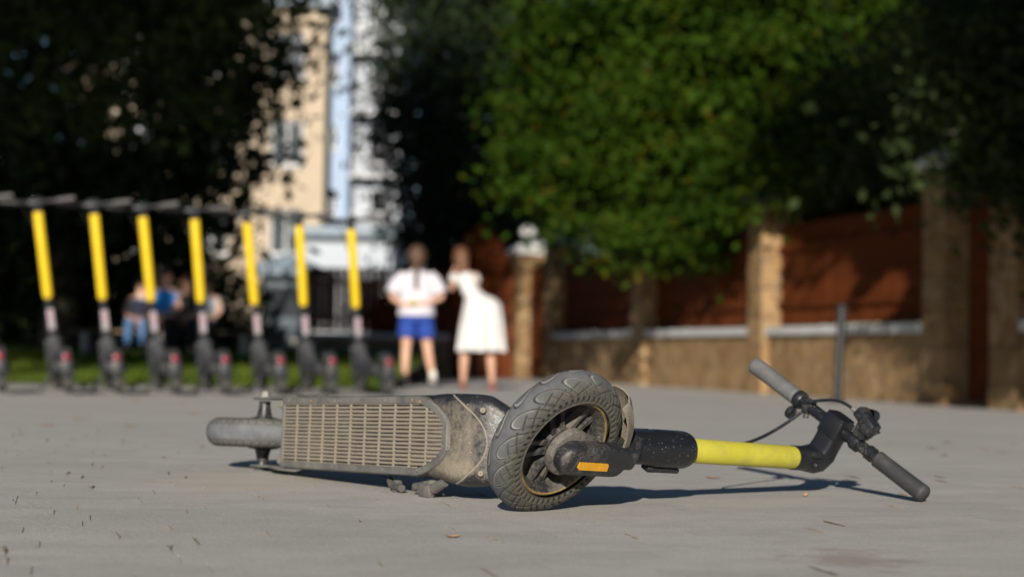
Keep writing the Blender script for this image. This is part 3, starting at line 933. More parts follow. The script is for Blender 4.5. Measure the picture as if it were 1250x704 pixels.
def make_parked():
    """standing scooter, x forward, z up, origin on the ground between the wheels"""
    t = empty('parked_scooter')
    wr = .125; xf, xb = .43, -.43
    rake = R_(14); u = Vector((-math.sin(rake), 0, math.cos(rake)))
    F0 = Vector((xf, 0, wr))
    def S(d): return F0 + u * d
    for nm, x in (('front_wheel', xf), ('rear_wheel', xb)):
        m = MB(); m.lathe((x, 0, wr), (0, 1, 0), [(.080, -.022), (.098, -.030), (.116, -.026), (.125, -.010), (.125, .010), (.116, .026), (.098, .030), (.080, .022)], 36)
        wo = m.build(nm, MAT['tyre_far'], t)
        m = MB(); m.lathe((x, 0, wr), (0, 1, 0), [(.002, -.034), (.030, -.034), (.045, -.012), (.074, -.014), (.083, -.024), (.083, .024), (.074, .014), (.045, .012), (.030, .034), (.002, .034)], 32)
        m.build('rim', MAT['dark_frame'], wo)
    m = MB()
    secs = []
    for (x, z, hw, hh) in ((-.33, .165, .062, .022), (-.26, .150, .074, .030), (.10, .150, .076, .032), (.18, .158, .070, .034), (.25, .190, .055, .034), (.30, .250, .040, .032), (.325, .320, .033, .028)):
        secs.append([Vector((x, y, z + q)) for (y, q) in rr_ring(0, -hh, hh, hw, .018, n=4)])
    m.loft(secs); dk = m.build('deck', MAT['dark_frame'], t)
    m = MB(); m.box((-.08, 0, .184), (.42, .135, .006), bevel=.002); m.build('foot_mat', MAT['dark_metal'], dk)
    for sgn in (-1, 1):
        m = MB(); m.box((-.385, sgn * .052, .145), (.15, .008, .038), bevel=.003); m.build('swing_arm', MAT['dark_frame'], t)
    m = MB(); secs = []
    for i in range(13):
        a = R_(20) + R_(125) * i / 12
        c = Vector((xb + math.cos(a) * .148 * .98, 0, wr + math.sin(a) * .148)); nrm = Vector((math.cos(a), 0, math.sin(a)))
        secs.append([c + Vector((0, y, 0)) + nrm * q for (y, q) in ((-.042, -.018), (-.036, 0), (0, .006), (.036, 0), (.042, -.018), (.036, -.006), (0, .0), (-.036, -.006))])
    m.loft(secs); fe = m.build('rear_fender', MAT['dark_frame'], t)
    m = MB(); m.box((xb - .132, 0, .215), (.030, .042, .050), bevel=.010); m.build('tail_light', MAT['tail_red'], fe)
    m = MB(); m.box((xb - .142, 0, .150), (.012, .070, .100), bevel=.008); m.build('plate_holder', MAT['dark_metal'], fe)
    m = MB()
    for sgn in (-1, 1): m.obox(F0 + Vector((0, sgn * .048, 0)) + u * .075, u, (0, 1, 0), u.cross(Vector((0, 1, 0))), (.22, .016, .040), .006)
    m.obox(S(.185), u, (0, 1, 0), u.cross(Vector((0, 1, 0))), (.05, .115, .050), .012)
    m.build('fork', MAT['dark_frame'], t)
    m = MB(); secs = []
    for i in range(9):
        a = R_(35) + R_(110) * i / 8
        c = Vector((xf + math.cos(a) * .146, 0, wr + math.sin(a) * .146)); nrm = Vector((math.cos(a), 0, math.sin(a)))
        secs.append([c + Vector((0, y, 0)) + nrm * q for (y, q) in ((-.038, -.014), (0, .004), (.038, -.014), (0, -.002))])
    m.loft(secs); m.build('front_fender', MAT['dark_metal'], t)
    m = MB(); m.tube([S(.19), S(.34)], .033, 20); m.tube([S(.335), S(.55)], .023, 20); m.obox(S(.27) + Vector((.030, 0, 0)), u, (0, 1, 0), u.cross(Vector((0, 1, 0))), (.10, .045, .03), .008)
    ls = m.build('lower_stem', MAT['dark_metal'], t)
    m = MB(); m.obox(S(.350) + Vector((-.0330, 0, -.008)), u, (0, 1, 0), u.cross(Vector((0, 1, 0))), (.135, .040, .004), .001); sk_ = m.build('sticker', MAT['sticker'], t)
    m = MB()
    m.obox(S(.372) + Vector((-.0358, 0, -.0088)), u, (0, 1, 0), u.cross(Vector((0, 1, 0))), (.070, .026, .0015))
    m.build('printed_mark', MAT['sticker_red'], sk_, smooth=False)
    m = MB()
    m.tube([S(.485), S(.493), S(.51), S(1.045), S(1.052)], [.024, .029, .031, .031, .029], 24)
    m.build('stem_sleeve', MAT['yellow_sleeve'], t)
    m = MB(); m.tube([S(1.05), S(1.10)], .028, 16); m.obox(S(1.105) + Vector((.0, 0, .004)), (1, 0, 0), (0, 1, 0), (0, 0, 1), (.075, .12, .034), .012)
    hd = m.build('stem_head', MAT['dark_metal'], t)
    m = MB(); m.obox(S(1.105) + Vector((-.03, 0, .022)), (1, 0, -.5), (0, 1, 0), (.5, 0, 1), (.05, .06, .006), .002); m.build('display', MAT['screen'], hd)
    Hh = S(1.115)
    m = MB(); m.tube([Hh + Vector((-.02, -.215, -.006)), Hh + Vector((.0, -.10, -.006)), Hh + Vector((0, .10, .006)), Hh + Vector((-.02, .215, .030))], .0125, 12)
    hb_ = m.build('handlebar', MAT['dark_metal'], t)
    for sgn in (-1, 1):
        m = MB(); m.tube([Hh + Vector((-.006, sgn * .125, .003 + sgn * .009)), Hh + Vector((-.022, sgn * .235, .013 + sgn * .019))], .0165, 14); m.build('grip', MAT['grip_far'], hb_)
        m = MB(); m.tube([Hh + Vector((.0, sgn * .095, 0)), Hh + Vector((.045, sgn * .13, -.006)), Hh + Vector((.040, sgn * .21, -.004))], [.009, .006, .005], 8); m.build('brake_lever', MAT['dark_metal'], hb_)
    m = MB(); m.tube([Vector((-.05, .055, .13)), Vector((-.09, .16, .008))], .010, 8); m.box((-.09, .165, .008), (.05, .03, .014), bevel=.004); m.build('kickstand', MAT['dark_frame'], t)
    m = MB(); m.tube(bez(Hh + Vector((.045, .10, 0)), Hh + Vector((.11, .03, -.10)), S(.9) + Vector((.07, 0, 0)), S(.62) + Vector((.046, 0, 0))), .004, 6); m.build('brake_cable', MAT['dark_metal'], t)
    return t

GP = 'scooters parked in a row along the grass'
PARK_LABELS = ['parked scooter with black stem cut off at the left edge of the picture',
  'leftmost fully visible parked scooter with yellow stem, before dark tree', 'second fully visible yellow-stemmed parked scooter from the left',
  'third fully visible yellow-stemmed parked scooter, left of the seated people', 'parked scooter with yellow stem before the person in light grey',
  'parked scooter with yellow stem before the beige building', 'parked scooter with yellow stem before the grey kiosk',
  'rightmost parked scooter of the row, nearest the girl in blue shorts']
park = make_parked()
# photograph x of each rear wheel, distance
prk = [(6, 11.80), (87, 11.95), (148, 12.1), (218, 12.25), (278, 12.45), (346, 12.65), (407, 12.9), (476, 13.15)]
for i, (px, Z) in enumerate(prk):
    o = park if i == 0 else copy_tree(park)
    yaw = R_(18 + (0, -1.2, -3.6, -1.4, -1.8, -3.0, -2.2, -1.8)[i])
    fx, fy = -math.sin(yaw), math.cos(yaw)
    X = (px - 625) / 2400 * Z
    ox, oy = X + fx * .43, Z + fy * .43
    o.location = (ox, oy, gzf(ox, oy) + .012)
    o.rotation_euler = (Matrix.Rotation(math.atan2(fy, fx), 4, 'Z') @ Matrix.Rotation(R_((-7.9, -8.8, -7.4, -8.4, -7.2, -8.3, -6.6, -7.4)[i]), 4, 'X')).to_euler()
    tag(o, PARK_LABELS[i], 'scooter', GP)

# ------------------------------------------------------------------ people
MAT['skin'] = plain('skin', (.56, .33, .23), .55, var=.08, scale=12)
MAT['skin2'] = plain('tanned_skin', (.50, .28, .19), .55, var=.08, scale=12)
MAT['white_cloth'] = plain('white_cotton', (.53, .51, .56), .85, var=.05)
MAT['cream_cloth'] = plain('white_dress_cloth', (.56, .55, .545), .85, var=.05)
MAT['blue_cloth'] = plain('blue_shorts_cloth', (.015, .050, .27), .8, var=.2)
MAT['hair_brown'] = plain('brown_hair', (.075, .040, .022), .6, var=.4, scale=40)
MAT['hair_red'] = plain('auburn_hair', (.11, .045, .020), .55, var=.5, scale=40)
MAT['shoe_white'] = plain('white_shoe', (.62, .60, .54), .7)
MAT['shoe_red'] = plain('reddish_sandal', (.28, .07, .05), .6)
MAT['black_cloth'] = plain('black_cloth', (.016, .016, .018), .85)
MAT['cyan_cloth'] = plain('bright_blue_vest', (.02, .26, .72), .7)
MAT['denim'] = plain('blue_denim', (.06, .13, .26), .85)
MAT['grey_cloth'] = plain('light_grey_cloth', (.42, .45, .50), .85)

def skin_body(name, chains, mat, parent, levels=2, root=0):
    """one continuous surface grown over connected joints; chains: lists of (key, pos, radius)"""
    verts = []; rad = []; idx = {}; edges = []
    for ch in chains:
        prev = None
        for (key, p, r) in ch:
            if key not in idx:
                idx[key] = len(verts); verts.append(p); rad.append(r)
            if prev is not None and (prev, idx[key]) not in edges: edges.append((prev, idx[key]))
            prev = idx[key]
    me = bpy.data.meshes.new(name); me.from_pydata(verts, edges, [])
    o = bpy.data.objects.new(name, me); COL.objects.link(o); o.parent = parent
    me.materials.append(mat)
    md = o.modifiers.new('skin', 'SKIN'); md.use_smooth_shade = True; md.branch_smoothing = .3
    for i, sv in enumerate(me.skin_vertices[0].data):
        r = rad[i]; sv.radius = r if hasattr(r, '__len__') else (r, r); sv.use_root = (i == root)
    sd = o.modifiers.new('sub', 'SUBSURF'); sd.levels = levels; sd.render_levels = levels
    return o

def ell(mb, c, r, M=None, n=20, m=14, cut=None):
    V = []; F = []
    for i in range(m + 1):
        a = math.pi * i / m
        for k in range(n):
            b = 2 * math.pi * k / n
            p = Vector((r[0] * math.sin(a) * math.cos(b), r[1] * math.sin(a) * math.sin(b), r[2] * math.cos(a)))
            if M is not None: p = M @ p
            V.append(Vector(c) + p)
    for i in range(m):
        for k in range(n): F.append((i * n + k, i * n + (k + 1) % n, (i + 1) * n + (k + 1) % n, (i + 1) * n + k))
    mb.add(V, F)

def hand_chains(pre, wrist_key, w, direc, curl, side, s=1.0):
    """palm and five separate fingers as extra chains rooted at the wrist; direc: pointing direction, curl: bending direction, side: thumb side"""
    d, c, sd = Vector(direc).normalized(), Vector(curl).normalized(), Vector(side).normalized()
    w = Vector(w); out = []
    palm = w + d * .045 * s
    pk = pre + 'palm'
    out.append([(wrist_key, tuple(w), .022 * s), (pk, tuple(palm), (.030 * s, .017 * s))])
    for i, (off, ln) in enumerate(((.026, .060), (.009, .070), (-.008, .066), (-.024, .050))):
        k0 = palm + d * .035 * s + sd * off * s
        a = k0 + (d * .8 + c * .4) * ln * .5 * s; b = a + (d * .4 + c * .9) * ln * .45 * s
        out.append([(pk, tuple(palm), (.030 * s, .017 * s)), (f'{pre}k{i}', tuple(k0), .0095 * s), (f'{pre}m{i}', tuple(a), .0085 * s), (f'{pre}t{i}', tuple(b), .0070 * s)])
    t0 = w + d * .025 * s + sd * .028 * s; t1 = t0 + (d * .7 + sd * .6) * .035 * s; t2 = t1 + (d * .8 + c * .5) * .028 * s
    out.append([(wrist_key, tuple(w), .022 * s), (pre + 'th0', tuple(t0), .011 * s), (pre + 'th1', tuple(t1), .0095 * s), (pre + 'th2', tuple(t2), .0075 * s)])
    return out

def ring_shell(mb, rings, n=28):
    """closed-section garment: rings of (centre, rx, ry, axis tilt)"""
    secs = []
    for (c, rx, ry) in rings:
        secs.append([Vector(c) + Vector((rx * math.cos(2 * math.pi * k / n), ry * math.sin(2 * math.pi * k / n), 0)) for k in range(n)])
    mb.loft(secs, cap=False)

def face(parent, head_o, c, r, fwd, mats):
    """eyes, nose, mouth and ears on a head facing fwd"""
    f = Vector(fwd).normalized(); s = Vector((f.y, -f.x, 0)).normalized(); up = Vector((0, 0, 1)); c = Vector(c)
    nb = MB(); nb.tube([c + f * r * .93 + up * r * .10, c + f * r * 1.12 - up * r * .22, c + f * r * .94 - up * r * .30], [r * .08, r * .16, r * .10], 8); nb.build('nose', mats[0], head_o)
    for sg in (-1, 1):
        e = MB(); ell(e, c + f * r * .86 + s * sg * r * .36 + up * r * .02, (r * .13, r * .13, r * .09)); e.build('eye', mats[1], head_o)
        e = MB(); ell(e, c + s * sg * r * .92 - up * r * .12, (r * .12, r * .22, r * .30)); e.build('ear', mats[0], head_o)
    m = MB(); m.tube([c + f * r * .86 - s * r * .28 - up * r * .55, c + f * r * .95 - up * r * .56, c + f * r * .86 + s * r * .28 - up * r * .55], [r * .04, r * .08, r * .04], 6); m.build('mouth', mats[2], head_o)
MAT['eye'] = plain('eye_dark', (.05, .04, .03), .3)
MAT['lip'] = plain('lips', (.42, .14, .12), .5)

# ---- girl with a plait, seen from behind: x right, y away, z up
def girl(k=.90):
    X, Z = at_px(508, 471)
    g = empty('person', (X, Z, gzf(X, Z)))
    tag(g, 'girl with brown plait in white T-shirt and blue shorts, seen from behind', 'person')
    fwd = Vector((0, 1, 0))
    hipz = .80
    body = [
     [('pel', (0, 0, hipz), (.125, .10)), ('waist', (0, .005, .95), (.115, .09)), ('chest', (0, .0, 1.10), (.135, .10)), ('neckb', (0, .0, 1.235), (.06, .055)), ('neck', (0, .008, 1.285), .046), ('head0', (0, .018, 1.345), (.068, .075)), ('head1', (0, .02, 1.415), (.078, .09)), ('head2', (0, .015, 1.475), (.058, .066))],
     [('pel', (0, 0, hipz), (.125, .10)), ('hipL', (-.085, 0, .73), .085), ('kneeL', (-.105, .015, .42), .054), ('calfL', (-.110, -.01, .28), .050), ('ankL', (-.112, .0, .075), .033), ('footL', (-.115, .05, .038), (.034, .030)), ('toeL', (-.118, .135, .028), (.036, .022))],
     [('pel', (0, 0, hipz), (.125, .10)), ('hipR', (.085, 0, .73), .085), ('kneeR', (.125, .05, .43), .054), ('calfR', (.150, -.02, .29), .050), ('ankR', (.185, -.125, .150), .034), ('footR', (.195, -.100, .085), (.036, .030)), ('toeR', (.200, -.020, .040), (.036, .022))],
     [('chest', (0, .0, 1.10), (.135, .10)), ('shL', (-.155, .0, 1.175), .056), ('elL', (-.275, -.055, .965), .038), ('wrL', (-.125, -.130, .865), .026)],
     [('chest', (0, .0, 1.10), (.135, .10)), ('shR', (.155, .0, 1.175), .056), ('elR', (.290, -.055, .965), .038), ('wrR', (.075, -.135, .885), .026)]]
    body += hand_chains('L', 'wrL', (-.125, -.130, .865), (1, -.05, .05), (0, .4, -1), (0, -.2, 1))
    body += hand_chains('R', 'wrR', (.075, -.135, .885), (-1, -.05, -.1), (0, .4, -1), (0, -.2, 1))
    b = skin_body('body', body, MAT['skin'], g)
    face(g, b, (0, .035, 1.405), .098, fwd, (MAT['skin'], MAT['eye'], MAT['lip']))
    m = MB(); ring_shell(m, [((0, 0, 1.255), .078, .070), ((0, 0, 1.225), .150, .098), ((0, 0, 1.16), .190, .128), ((0, .0, 1.02), .188, .135), ((0, -.005, .90), .190, .140), ((0, -.005, .80), .200, .150), ((0, -.005, .765), .205, .152)])
    for sg in (-1, 1):
        m.tube([(sg * .125, 0, 1.195), (sg * .185, -.010, 1.135), (sg * .245, -.038, 1.03), (sg * .262, -.046, .998)], [.078, .084, .088, .090], 18, cap=False)
    ts = m.build('t_shirt', MAT['white_cloth'], g, angle=70)
    m = MB(); ring_shell(m, [((0, 0, .90), .150, .118), ((0, 0, .80), .176, .138), ((0, 0, .70), .185, .142)])
    m.tube([(-.085, 0, .74), (-.098, .006, .60), (-.103, .012, .545)], [.100, .102, .104], 20, cap=False); m.tube([(.085, 0, .74), (.108, .022, .60), (.116, .034, .545)], [.100, .102, .104], 20, cap=False)
    m.build('shorts', MAT['blue_cloth'], g, angle=70)
    m = MB(); ell(m, (0, .002, 1.425), (.106, .112, .112)); ell(m, (0, -.045, 1.39), (.085, .07, .10))
    ha = m.build('hair', MAT['hair_brown'], g)
    m = MB()
    for i in range(9):
        z = 1.345 - .034 * i; w = .036 - .0016 * i
        for sg in (-1, 1): ell(m, (sg * .011, -.125 - .004 * i + (.02 if i > 4 else 0) * 0, z - (.012 if sg > 0 else 0)), (w * .62, w * .55, .024), n=10, m=7)
    m.build('plait', MAT['hair_brown'], ha)
    for (p, q, sg) in (((-.115, .045, .0), 0, -1), ((.196, -.085, .030), .26, 1)):
        m = MB(); secs = []
        for (y, hw, h) in ((-.085, .026, .075), (-.065, .038, .098), (-.02, .041, .095), (.04, .043, .060), (.09, .045, .046), (.125, .034, .034)):
            secs.append([Vector((p[0] + hw * math.cos(a), p[1] + y, p[2] + .004 + max(0, h * (.5 + .5 * math.sin(a))) + abs(min(0, y)) * q * 3)) for a in [2 * math.pi * k / 16 for k in range(16)]])
        m.loft(secs); so = m.build('shoe', MAT['shoe_white'], g)
        m = MB(); m.box((p[0], p[1] + .02, p[2] + .004 + q * .1), (.086, .215, .016), bevel=.006); m.build('sole', MAT['sticker'], so)
    g.scale = (k, k, k)
    ball = MB(); ell(ball, (0, 0, 0), (.034, .031, .027))
    bo = ball.build('lemon', plain('yellow_green_peel', (.42, .42, .06), .5), None); bo.location = (X - .030 * k, Z - .205 * k, gzf(X, Z) + .90 * k)
    tag(bo, 'yellow green round fruit held behind the back of girl', 'fruit')
    return g
girl()

# ---- woman in a white dress leaning to the left
def woman():
    X, Z = at_px(582, 474.5)
    g = empty('person', (X, Z, gzf(X, Z)))
    tag(g, 'woman in long white dress leaning to the left, auburn hair', 'person')
    hz = .92
    body = [
     [('pel', (.045, 0, hz), (.15, .12)), ('waist', (-.060, .02, 1.09), (.095, .080)), ('chest', (-.135, .05, 1.24), (.100, .088)), ('neckb', (-.165, .09, 1.355), (.050, .048)), ('neck', (-.172, .11, 1.40), .042), ('head0', (-.185, .135, 1.45), (.062, .072)), ('head1', (-.195, .145, 1.51), (.072, .086)), ('head2', (-.200, .150, 1.57), (.052, .062))],
     [('pel', (.045, 0, hz), (.15, .12)), ('hipL', (-.075, 0, .80), .092), ('kneeL', (-.130, .02, .46), .058), ('calfL', (-.140, -.015, .31), .054), ('ankL', (-.145, .0, .085), .034), ('footL', (-.148, .05, .045), (.034, .030)), ('toeL', (-.150, .145, .028), (.036, .020))],
     [('pel', (.045, 0, hz), (.15, .12)), ('hipR', (.120, 0, .80), .092), ('kneeR', (.150, .03, .46), .058), ('calfR', (.170, -.03, .31), .054), ('ankR', (.185, -.06, .10), .034), ('footR', (.190, -.01, .055), (.034, .030)), ('toeR', (.195, .085, .030), (.036, .020))],
     [('chest', (-.135, .05, 1.24), (.100, .088)), ('shL', (-.245, .06, 1.300), .044), ('elL', (-.300, .13, 1.12), .034), ('wrL', (-.285, .20, 1.32), .025)],
     [('chest', (-.135, .05, 1.24), (.100, .088)), ('shR', (-.030, .06, 1.300), .044), ('elR', (.000, .17, 1.10), .034), ('wrR', (-.100, .28, 1.20), .025)]]
    body += hand_chains('L', 'wrL', (-.285, .20, 1.32), (.3, .2, 1), (.6, .3, .0), (0, -1, 0))
    body += hand_chains('R', 'wrR', (-.100, .28, 1.20), (-.6, .3, .6), (0, .8, .2), (0, 0, 1))
    b = skin_body('body', body, MAT['skin2'], g)
    face(g, b, (-.196, .160, 1.50), .092, Vector((-.35, 1, -.15)), (MAT['skin2'], MAT['eye'], MAT['lip']))
    m = MB(); n = 44; secs = []
    for (c, rx, ry, am) in (((-.150, .055, 1.325), .092, .080, 0), ((-.138, .05, 1.25), .118, .104, 0), ((-.100, .035, 1.16), .108, .096, 0), ((-.045, .015, 1.085), .128, .112, .002), ((.035, .0, 1.035), .172, .150, .008), ((.062, -.01, .97), .208, .190, .014), ((.062, -.01, .85), .228, .210, .020), ((.060, -.005, .70), .238, .225, .026), ((.058, -.005, .55), .250, .240, .032), ((.058, -.005, .435), .262, .250, .036)):
        secs.append([Vector((c[0] + (rx + am * math.sin(11 * a + 2 * math.sin(2 * a))) * math.cos(a), c[1] + (ry + am * math.sin(11 * a + 2 * math.sin(2 * a))) * math.sin(a), c[2] + .006 * math.sin(5 * a) * (am > .02))) for a in [2 * math.pi * k / n for k in range(n)]])
    m.loft(secs, cap=False); dr = m.build('dress', MAT['cream_cloth'], g, angle=80)
    for (p0, p1) in (((-.232, .06, 1.305), (-.272, .085, 1.235)), ((-.045, .06, 1.305), (-.012, .10, 1.225))):
        m = MB(); m.tube([p0, (Vector(p0) + Vector(p1)) * .5, p1], [.050, .060, .052], 16, cap=False); m.build('sleeve', MAT['cream_cloth'], dr)
    m = MB(); m.tube([(-.296, .165, 1.225), (-.287, .195, 1.30)], [.046, .040], 14, cap=False); m.build('cuff', MAT['cream_cloth'], dr)
    m = MB(); ell(m, (-.195, .125, 1.530), (.096, .108, .108)); ell(m, (-.186, .06, 1.485), (.086, .07, .12)); ell(m, (-.178, .035, 1.42), (.062, .052, .10))
    for k in range(9):
        a = -1.0 + .25 * k
        m.tube([(-.188 + .06 * math.sin(a), .06 - .02 * math.cos(a), 1.50), (-.180 + .058 * math.sin(a), .020, 1.40), (-.168 + .045 * math.sin(a) , -.020, 1.28 + .015 * (k % 3))], [.030, .024, .006], 7)
    m.build('hair', MAT['hair_red'], g)
    for (x, y) in ((-.148, .045), (.190, -.010)):
        m = MB(); m.box((x, y + .01, .010), (.080, .235, .020), bevel=.008)
        m.tube([(x - .042, y + .06, .02), (x, y + .06, .062), (x + .042, y + .06, .02)], .012, 8); m.tube([(x - .040, y - .06, .02), (x, y - .085, .075), (x + .040, y - .06, .02)], .010, 8)
        m.build('sandal', MAT['shoe_red'], g)
    g.scale = (.785, .785, .785)
    return g
woman()

MAT['plinth_'] = plain('pale_bench_leg', (.45, .43, .40), .85)
def lz(x, y):
    return gz(x, y) + .012 + .030 * sramp(np.asarray(y, dtype=float) - 14.8, 1.5)
# ---- four small people sitting and standing on the lawn behind the scooters
bn = thing('bench', 'long low wooden bench under the four small people on the lawn', 'bench', (-4.15, 23.6, float(lz(-4.15, 23.6))))
MAT['bench_wood'] = plain('weathered_bench_wood', (.16, .10, .06), .8)
bz = float(lz(-4.15, 23.6))
for k in range(4):
    m = MB(); m.box((-4.15, 23.48 + .09 * k, bz + .30), (2.3, .075, .035), bevel=.006); m.build('slat', MAT['bench_wood'], bn)
for x_ in (-5.1, -4.15, -3.2):
    m = MB(); m.box((x_, 23.62, bz + .135), (.07, .34, .29), bevel=.008); m.build('leg', MAT['plinth_'], bn)
def far_person(px, Z, h, label, top, legs, hair, face_mat='skin', seated=False, width=1.0):
    X = (px - 625) / 2400 * Z
    Z = 23.62; X = (px - 625) / 2400 * Z; k = h / 1.65; seated = True
    g = empty('person', (X, Z, float(lz(X, Z)) + .32 - .38 * k)); tag(g, label, 'person')
    if seated:
        ch = [[('pel', (0, 0, .48 * k), (.14 * k, .12 * k)), ('w', (0, .0, .66 * k), (.115 * k, .09 * k)), ('c', (0, .01, .84 * k), (.14 * k, .10 * k)), ('nb', (0, .01, .985 * k), .055 * k), ('h0', (0, .0, 1.08 * k), .070 * k), ('h1', (0, .0, 1.16 * k), .082 * k), ('h2', (0, 0, 1.22 * k), .058 * k)]]
        for sg in (-1, 1):
            ch.append([('pel', (0, 0, .48 * k), (.14 * k, .12 * k)), (f'kn{sg}', (sg * .12 * k, -.40 * k, .50 * k), .062 * k), (f'an{sg}', (sg * .13 * k, -.44 * k, .09 * k), .038 * k), (f'to{sg}', (sg * .13 * k, -.56 * k, .04 * k), .034 * k)])
            ch.append([('c', (0, .01, .84 * k), (.14 * k, .10 * k)), (f's{sg}', (sg * .18 * k, 0, .92 * k), .055 * k), (f'e{sg}', (sg * .23 * k, -.08 * k, .68 * k), .042 * k), (f'w{sg}', (sg * .13 * k, -.28 * k, .58 * k), .030 * k)])
            ch += hand_chains(f'f{sg}', f'w{sg}', (sg * .13 * k, -.28 * k, .58 * k), (0, -1, -.1), (0, 0, -1), (-sg, 0, 0), k)
        z0, z1, zh = .46 * k, .95 * k, 1.16 * k
    else:
        ch = [[('pel', (0, 0, .86 * k), (.14 * k, .10 * k)), ('w', (0, 0, 1.02 * k), (.115 * k, .09 * k)), ('c', (0, 0, 1.20 * k), (.14 * k, .10 * k)), ('nb', (0, 0, 1.35 * k), .055 * k), ('h0', (0, 0, 1.45 * k), .070 * k), ('h1', (0, 0, 1.53 * k), .082 * k), ('h2', (0, 0, 1.60 * k), .058 * k)]]
        for sg in (-1, 1):
            ch.append([('pel', (0, 0, .86 * k), (.14 * k, .10 * k)), (f'hp{sg}', (sg * .09 * k, 0, .78 * k), .088 * k), (f'kn{sg}', (sg * .10 * k, 0, .46 * k), .060 * k), (f'an{sg}', (sg * .11 * k, .02, .09 * k), .038 * k), (f'to{sg}', (sg * .12 * k, -.12 * k, .035 * k), .032 * k)])
            ch.append([('c', (0, 0, 1.20 * k), (.14 * k, .10 * k)), (f's{sg}', (sg * .18 * k, 0, 1.28 * k), .055 * k), (f'e{sg}', (sg * .24 * k, .02, 1.02 * k), .042 * k), (f'w{sg}', (sg * .22 * k, -.12 * k, .82 * k), .030 * k)])
            ch += hand_chains(f'f{sg}', f'w{sg}', (sg * .22 * k, -.12 * k, .82 * k), (0, -.3, -1), (-sg, 0, 0), (0, -1, 0), k)
        z0, z1, zh = .80 * k, 1.32 * k, 1.53 * k
    b = skin_body('body', ch, MAT[face_mat], g, levels=1)
    face(g, b, (0, -.015, zh - .01 * k), .095 * k, Vector((0, -1, 0)), (MAT[face_mat], MAT['eye'], MAT['lip']))
    m = MB(); ring_shell(m, [((0, 0, z1), .075 * k, .065 * k), ((0, 0, z1 - .05 * k), .175 * k, .115 * k), ((0, 0, z1 - .22 * k), .180 * k, .125 * k), ((0, 0, z0 + .06), .165 * k, .130 * k), ((0, 0, z0), .172 * k, .136 * k)], 20)
    for sg in (-1, 1): m.tube([(sg * .15 * k, 0, z1 - .06 * k), (sg * .225 * k, .0, z1 - .24 * k)], [.072 * k, .064 * k], 12, cap=False)
    m.build('top', MAT[top], g, angle=70)
    m = MB()
    if seated:
        for sg in (-1, 1): m.tube([(sg * .07 * k, .04, .48 * k), (sg * .12 * k, -.40 * k, .51 * k), (sg * .13 * k, -.44 * k, .12 * k)], [.105 * k, .078 * k, .058 * k], 12)
    else:
        for sg in (-1, 1): m.tube([(sg * .07 * k, 0, .90 * k), (sg * .10 * k, 0, .46 * k), (sg * .11 * k, .02, .08 * k)], [.115 * k, .080 * k, .062 * k], 12)
    m.build('trousers', MAT[legs], g)
    m = MB(); ell(m, (0, .022 * k, zh + .022 * k), (.098 * k, .098 * k, .100 * k)); m.build('hair', MAT[hair], g)
    return g
far_person(172, 24.5, 1.16, 'small person in pale top and blue jeans, leftmost on the bench', 'white_cloth', 'denim', 'hair_brown')
far_person(201, 24.0, 1.42, 'person in bright blue vest seated on the bench', 'cyan_cloth', 'black_cloth', 'hair_brown', 'skin')
far_person(229, 23.5, 1.28, 'person dressed in black with reddish hair seated on bench', 'black_cloth', 'black_cloth', 'hair_red', 'skin2')
far_person(252, 22.5, 1.22, 'person in light grey top, rightmost on the bench', 'grey_cloth', 'black_cloth', 'hair_brown')

# ------------------------------------------------------------------ lawn and its kerb behind the scooters
def lz(x, y):
    return gz(x, y) + .012 + .030 * sramp(np.asarray(y, dtype=float) - 14.8, 1.5)
MAT['grass_base'] = plain('lawn_soil', (.055, .085, .022), .95, var=.4, scale=5)
xs = np.linspace(-26, -1.0, 40); ys = np.linspace(14.75, 32.0, 50)
lawn = grid_sheet('lawn', xs, ys, lz, MAT['grass_base'])
kb = thing('lawn_kerb', 'low concrete kerb with shade put into its dark colour, edging the lawn behind the parked scooters', 'kerb', (-13.5, 14.7, gzf(-13.5, 14.7)))
MAT['kerb'] = plain('shade_dark_kerb', (.075, .072, .066), .9, var=.4)  # tone darkened to carry the shade under the parked scooters
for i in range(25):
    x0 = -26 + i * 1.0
    m = MB(); m.box((x0 + .5, 14.69, gzf(x0, 14.7) - .02), (.985, .12, .10), bevel=.012); m.build('kerb_stone', MAT['kerb'], kb)

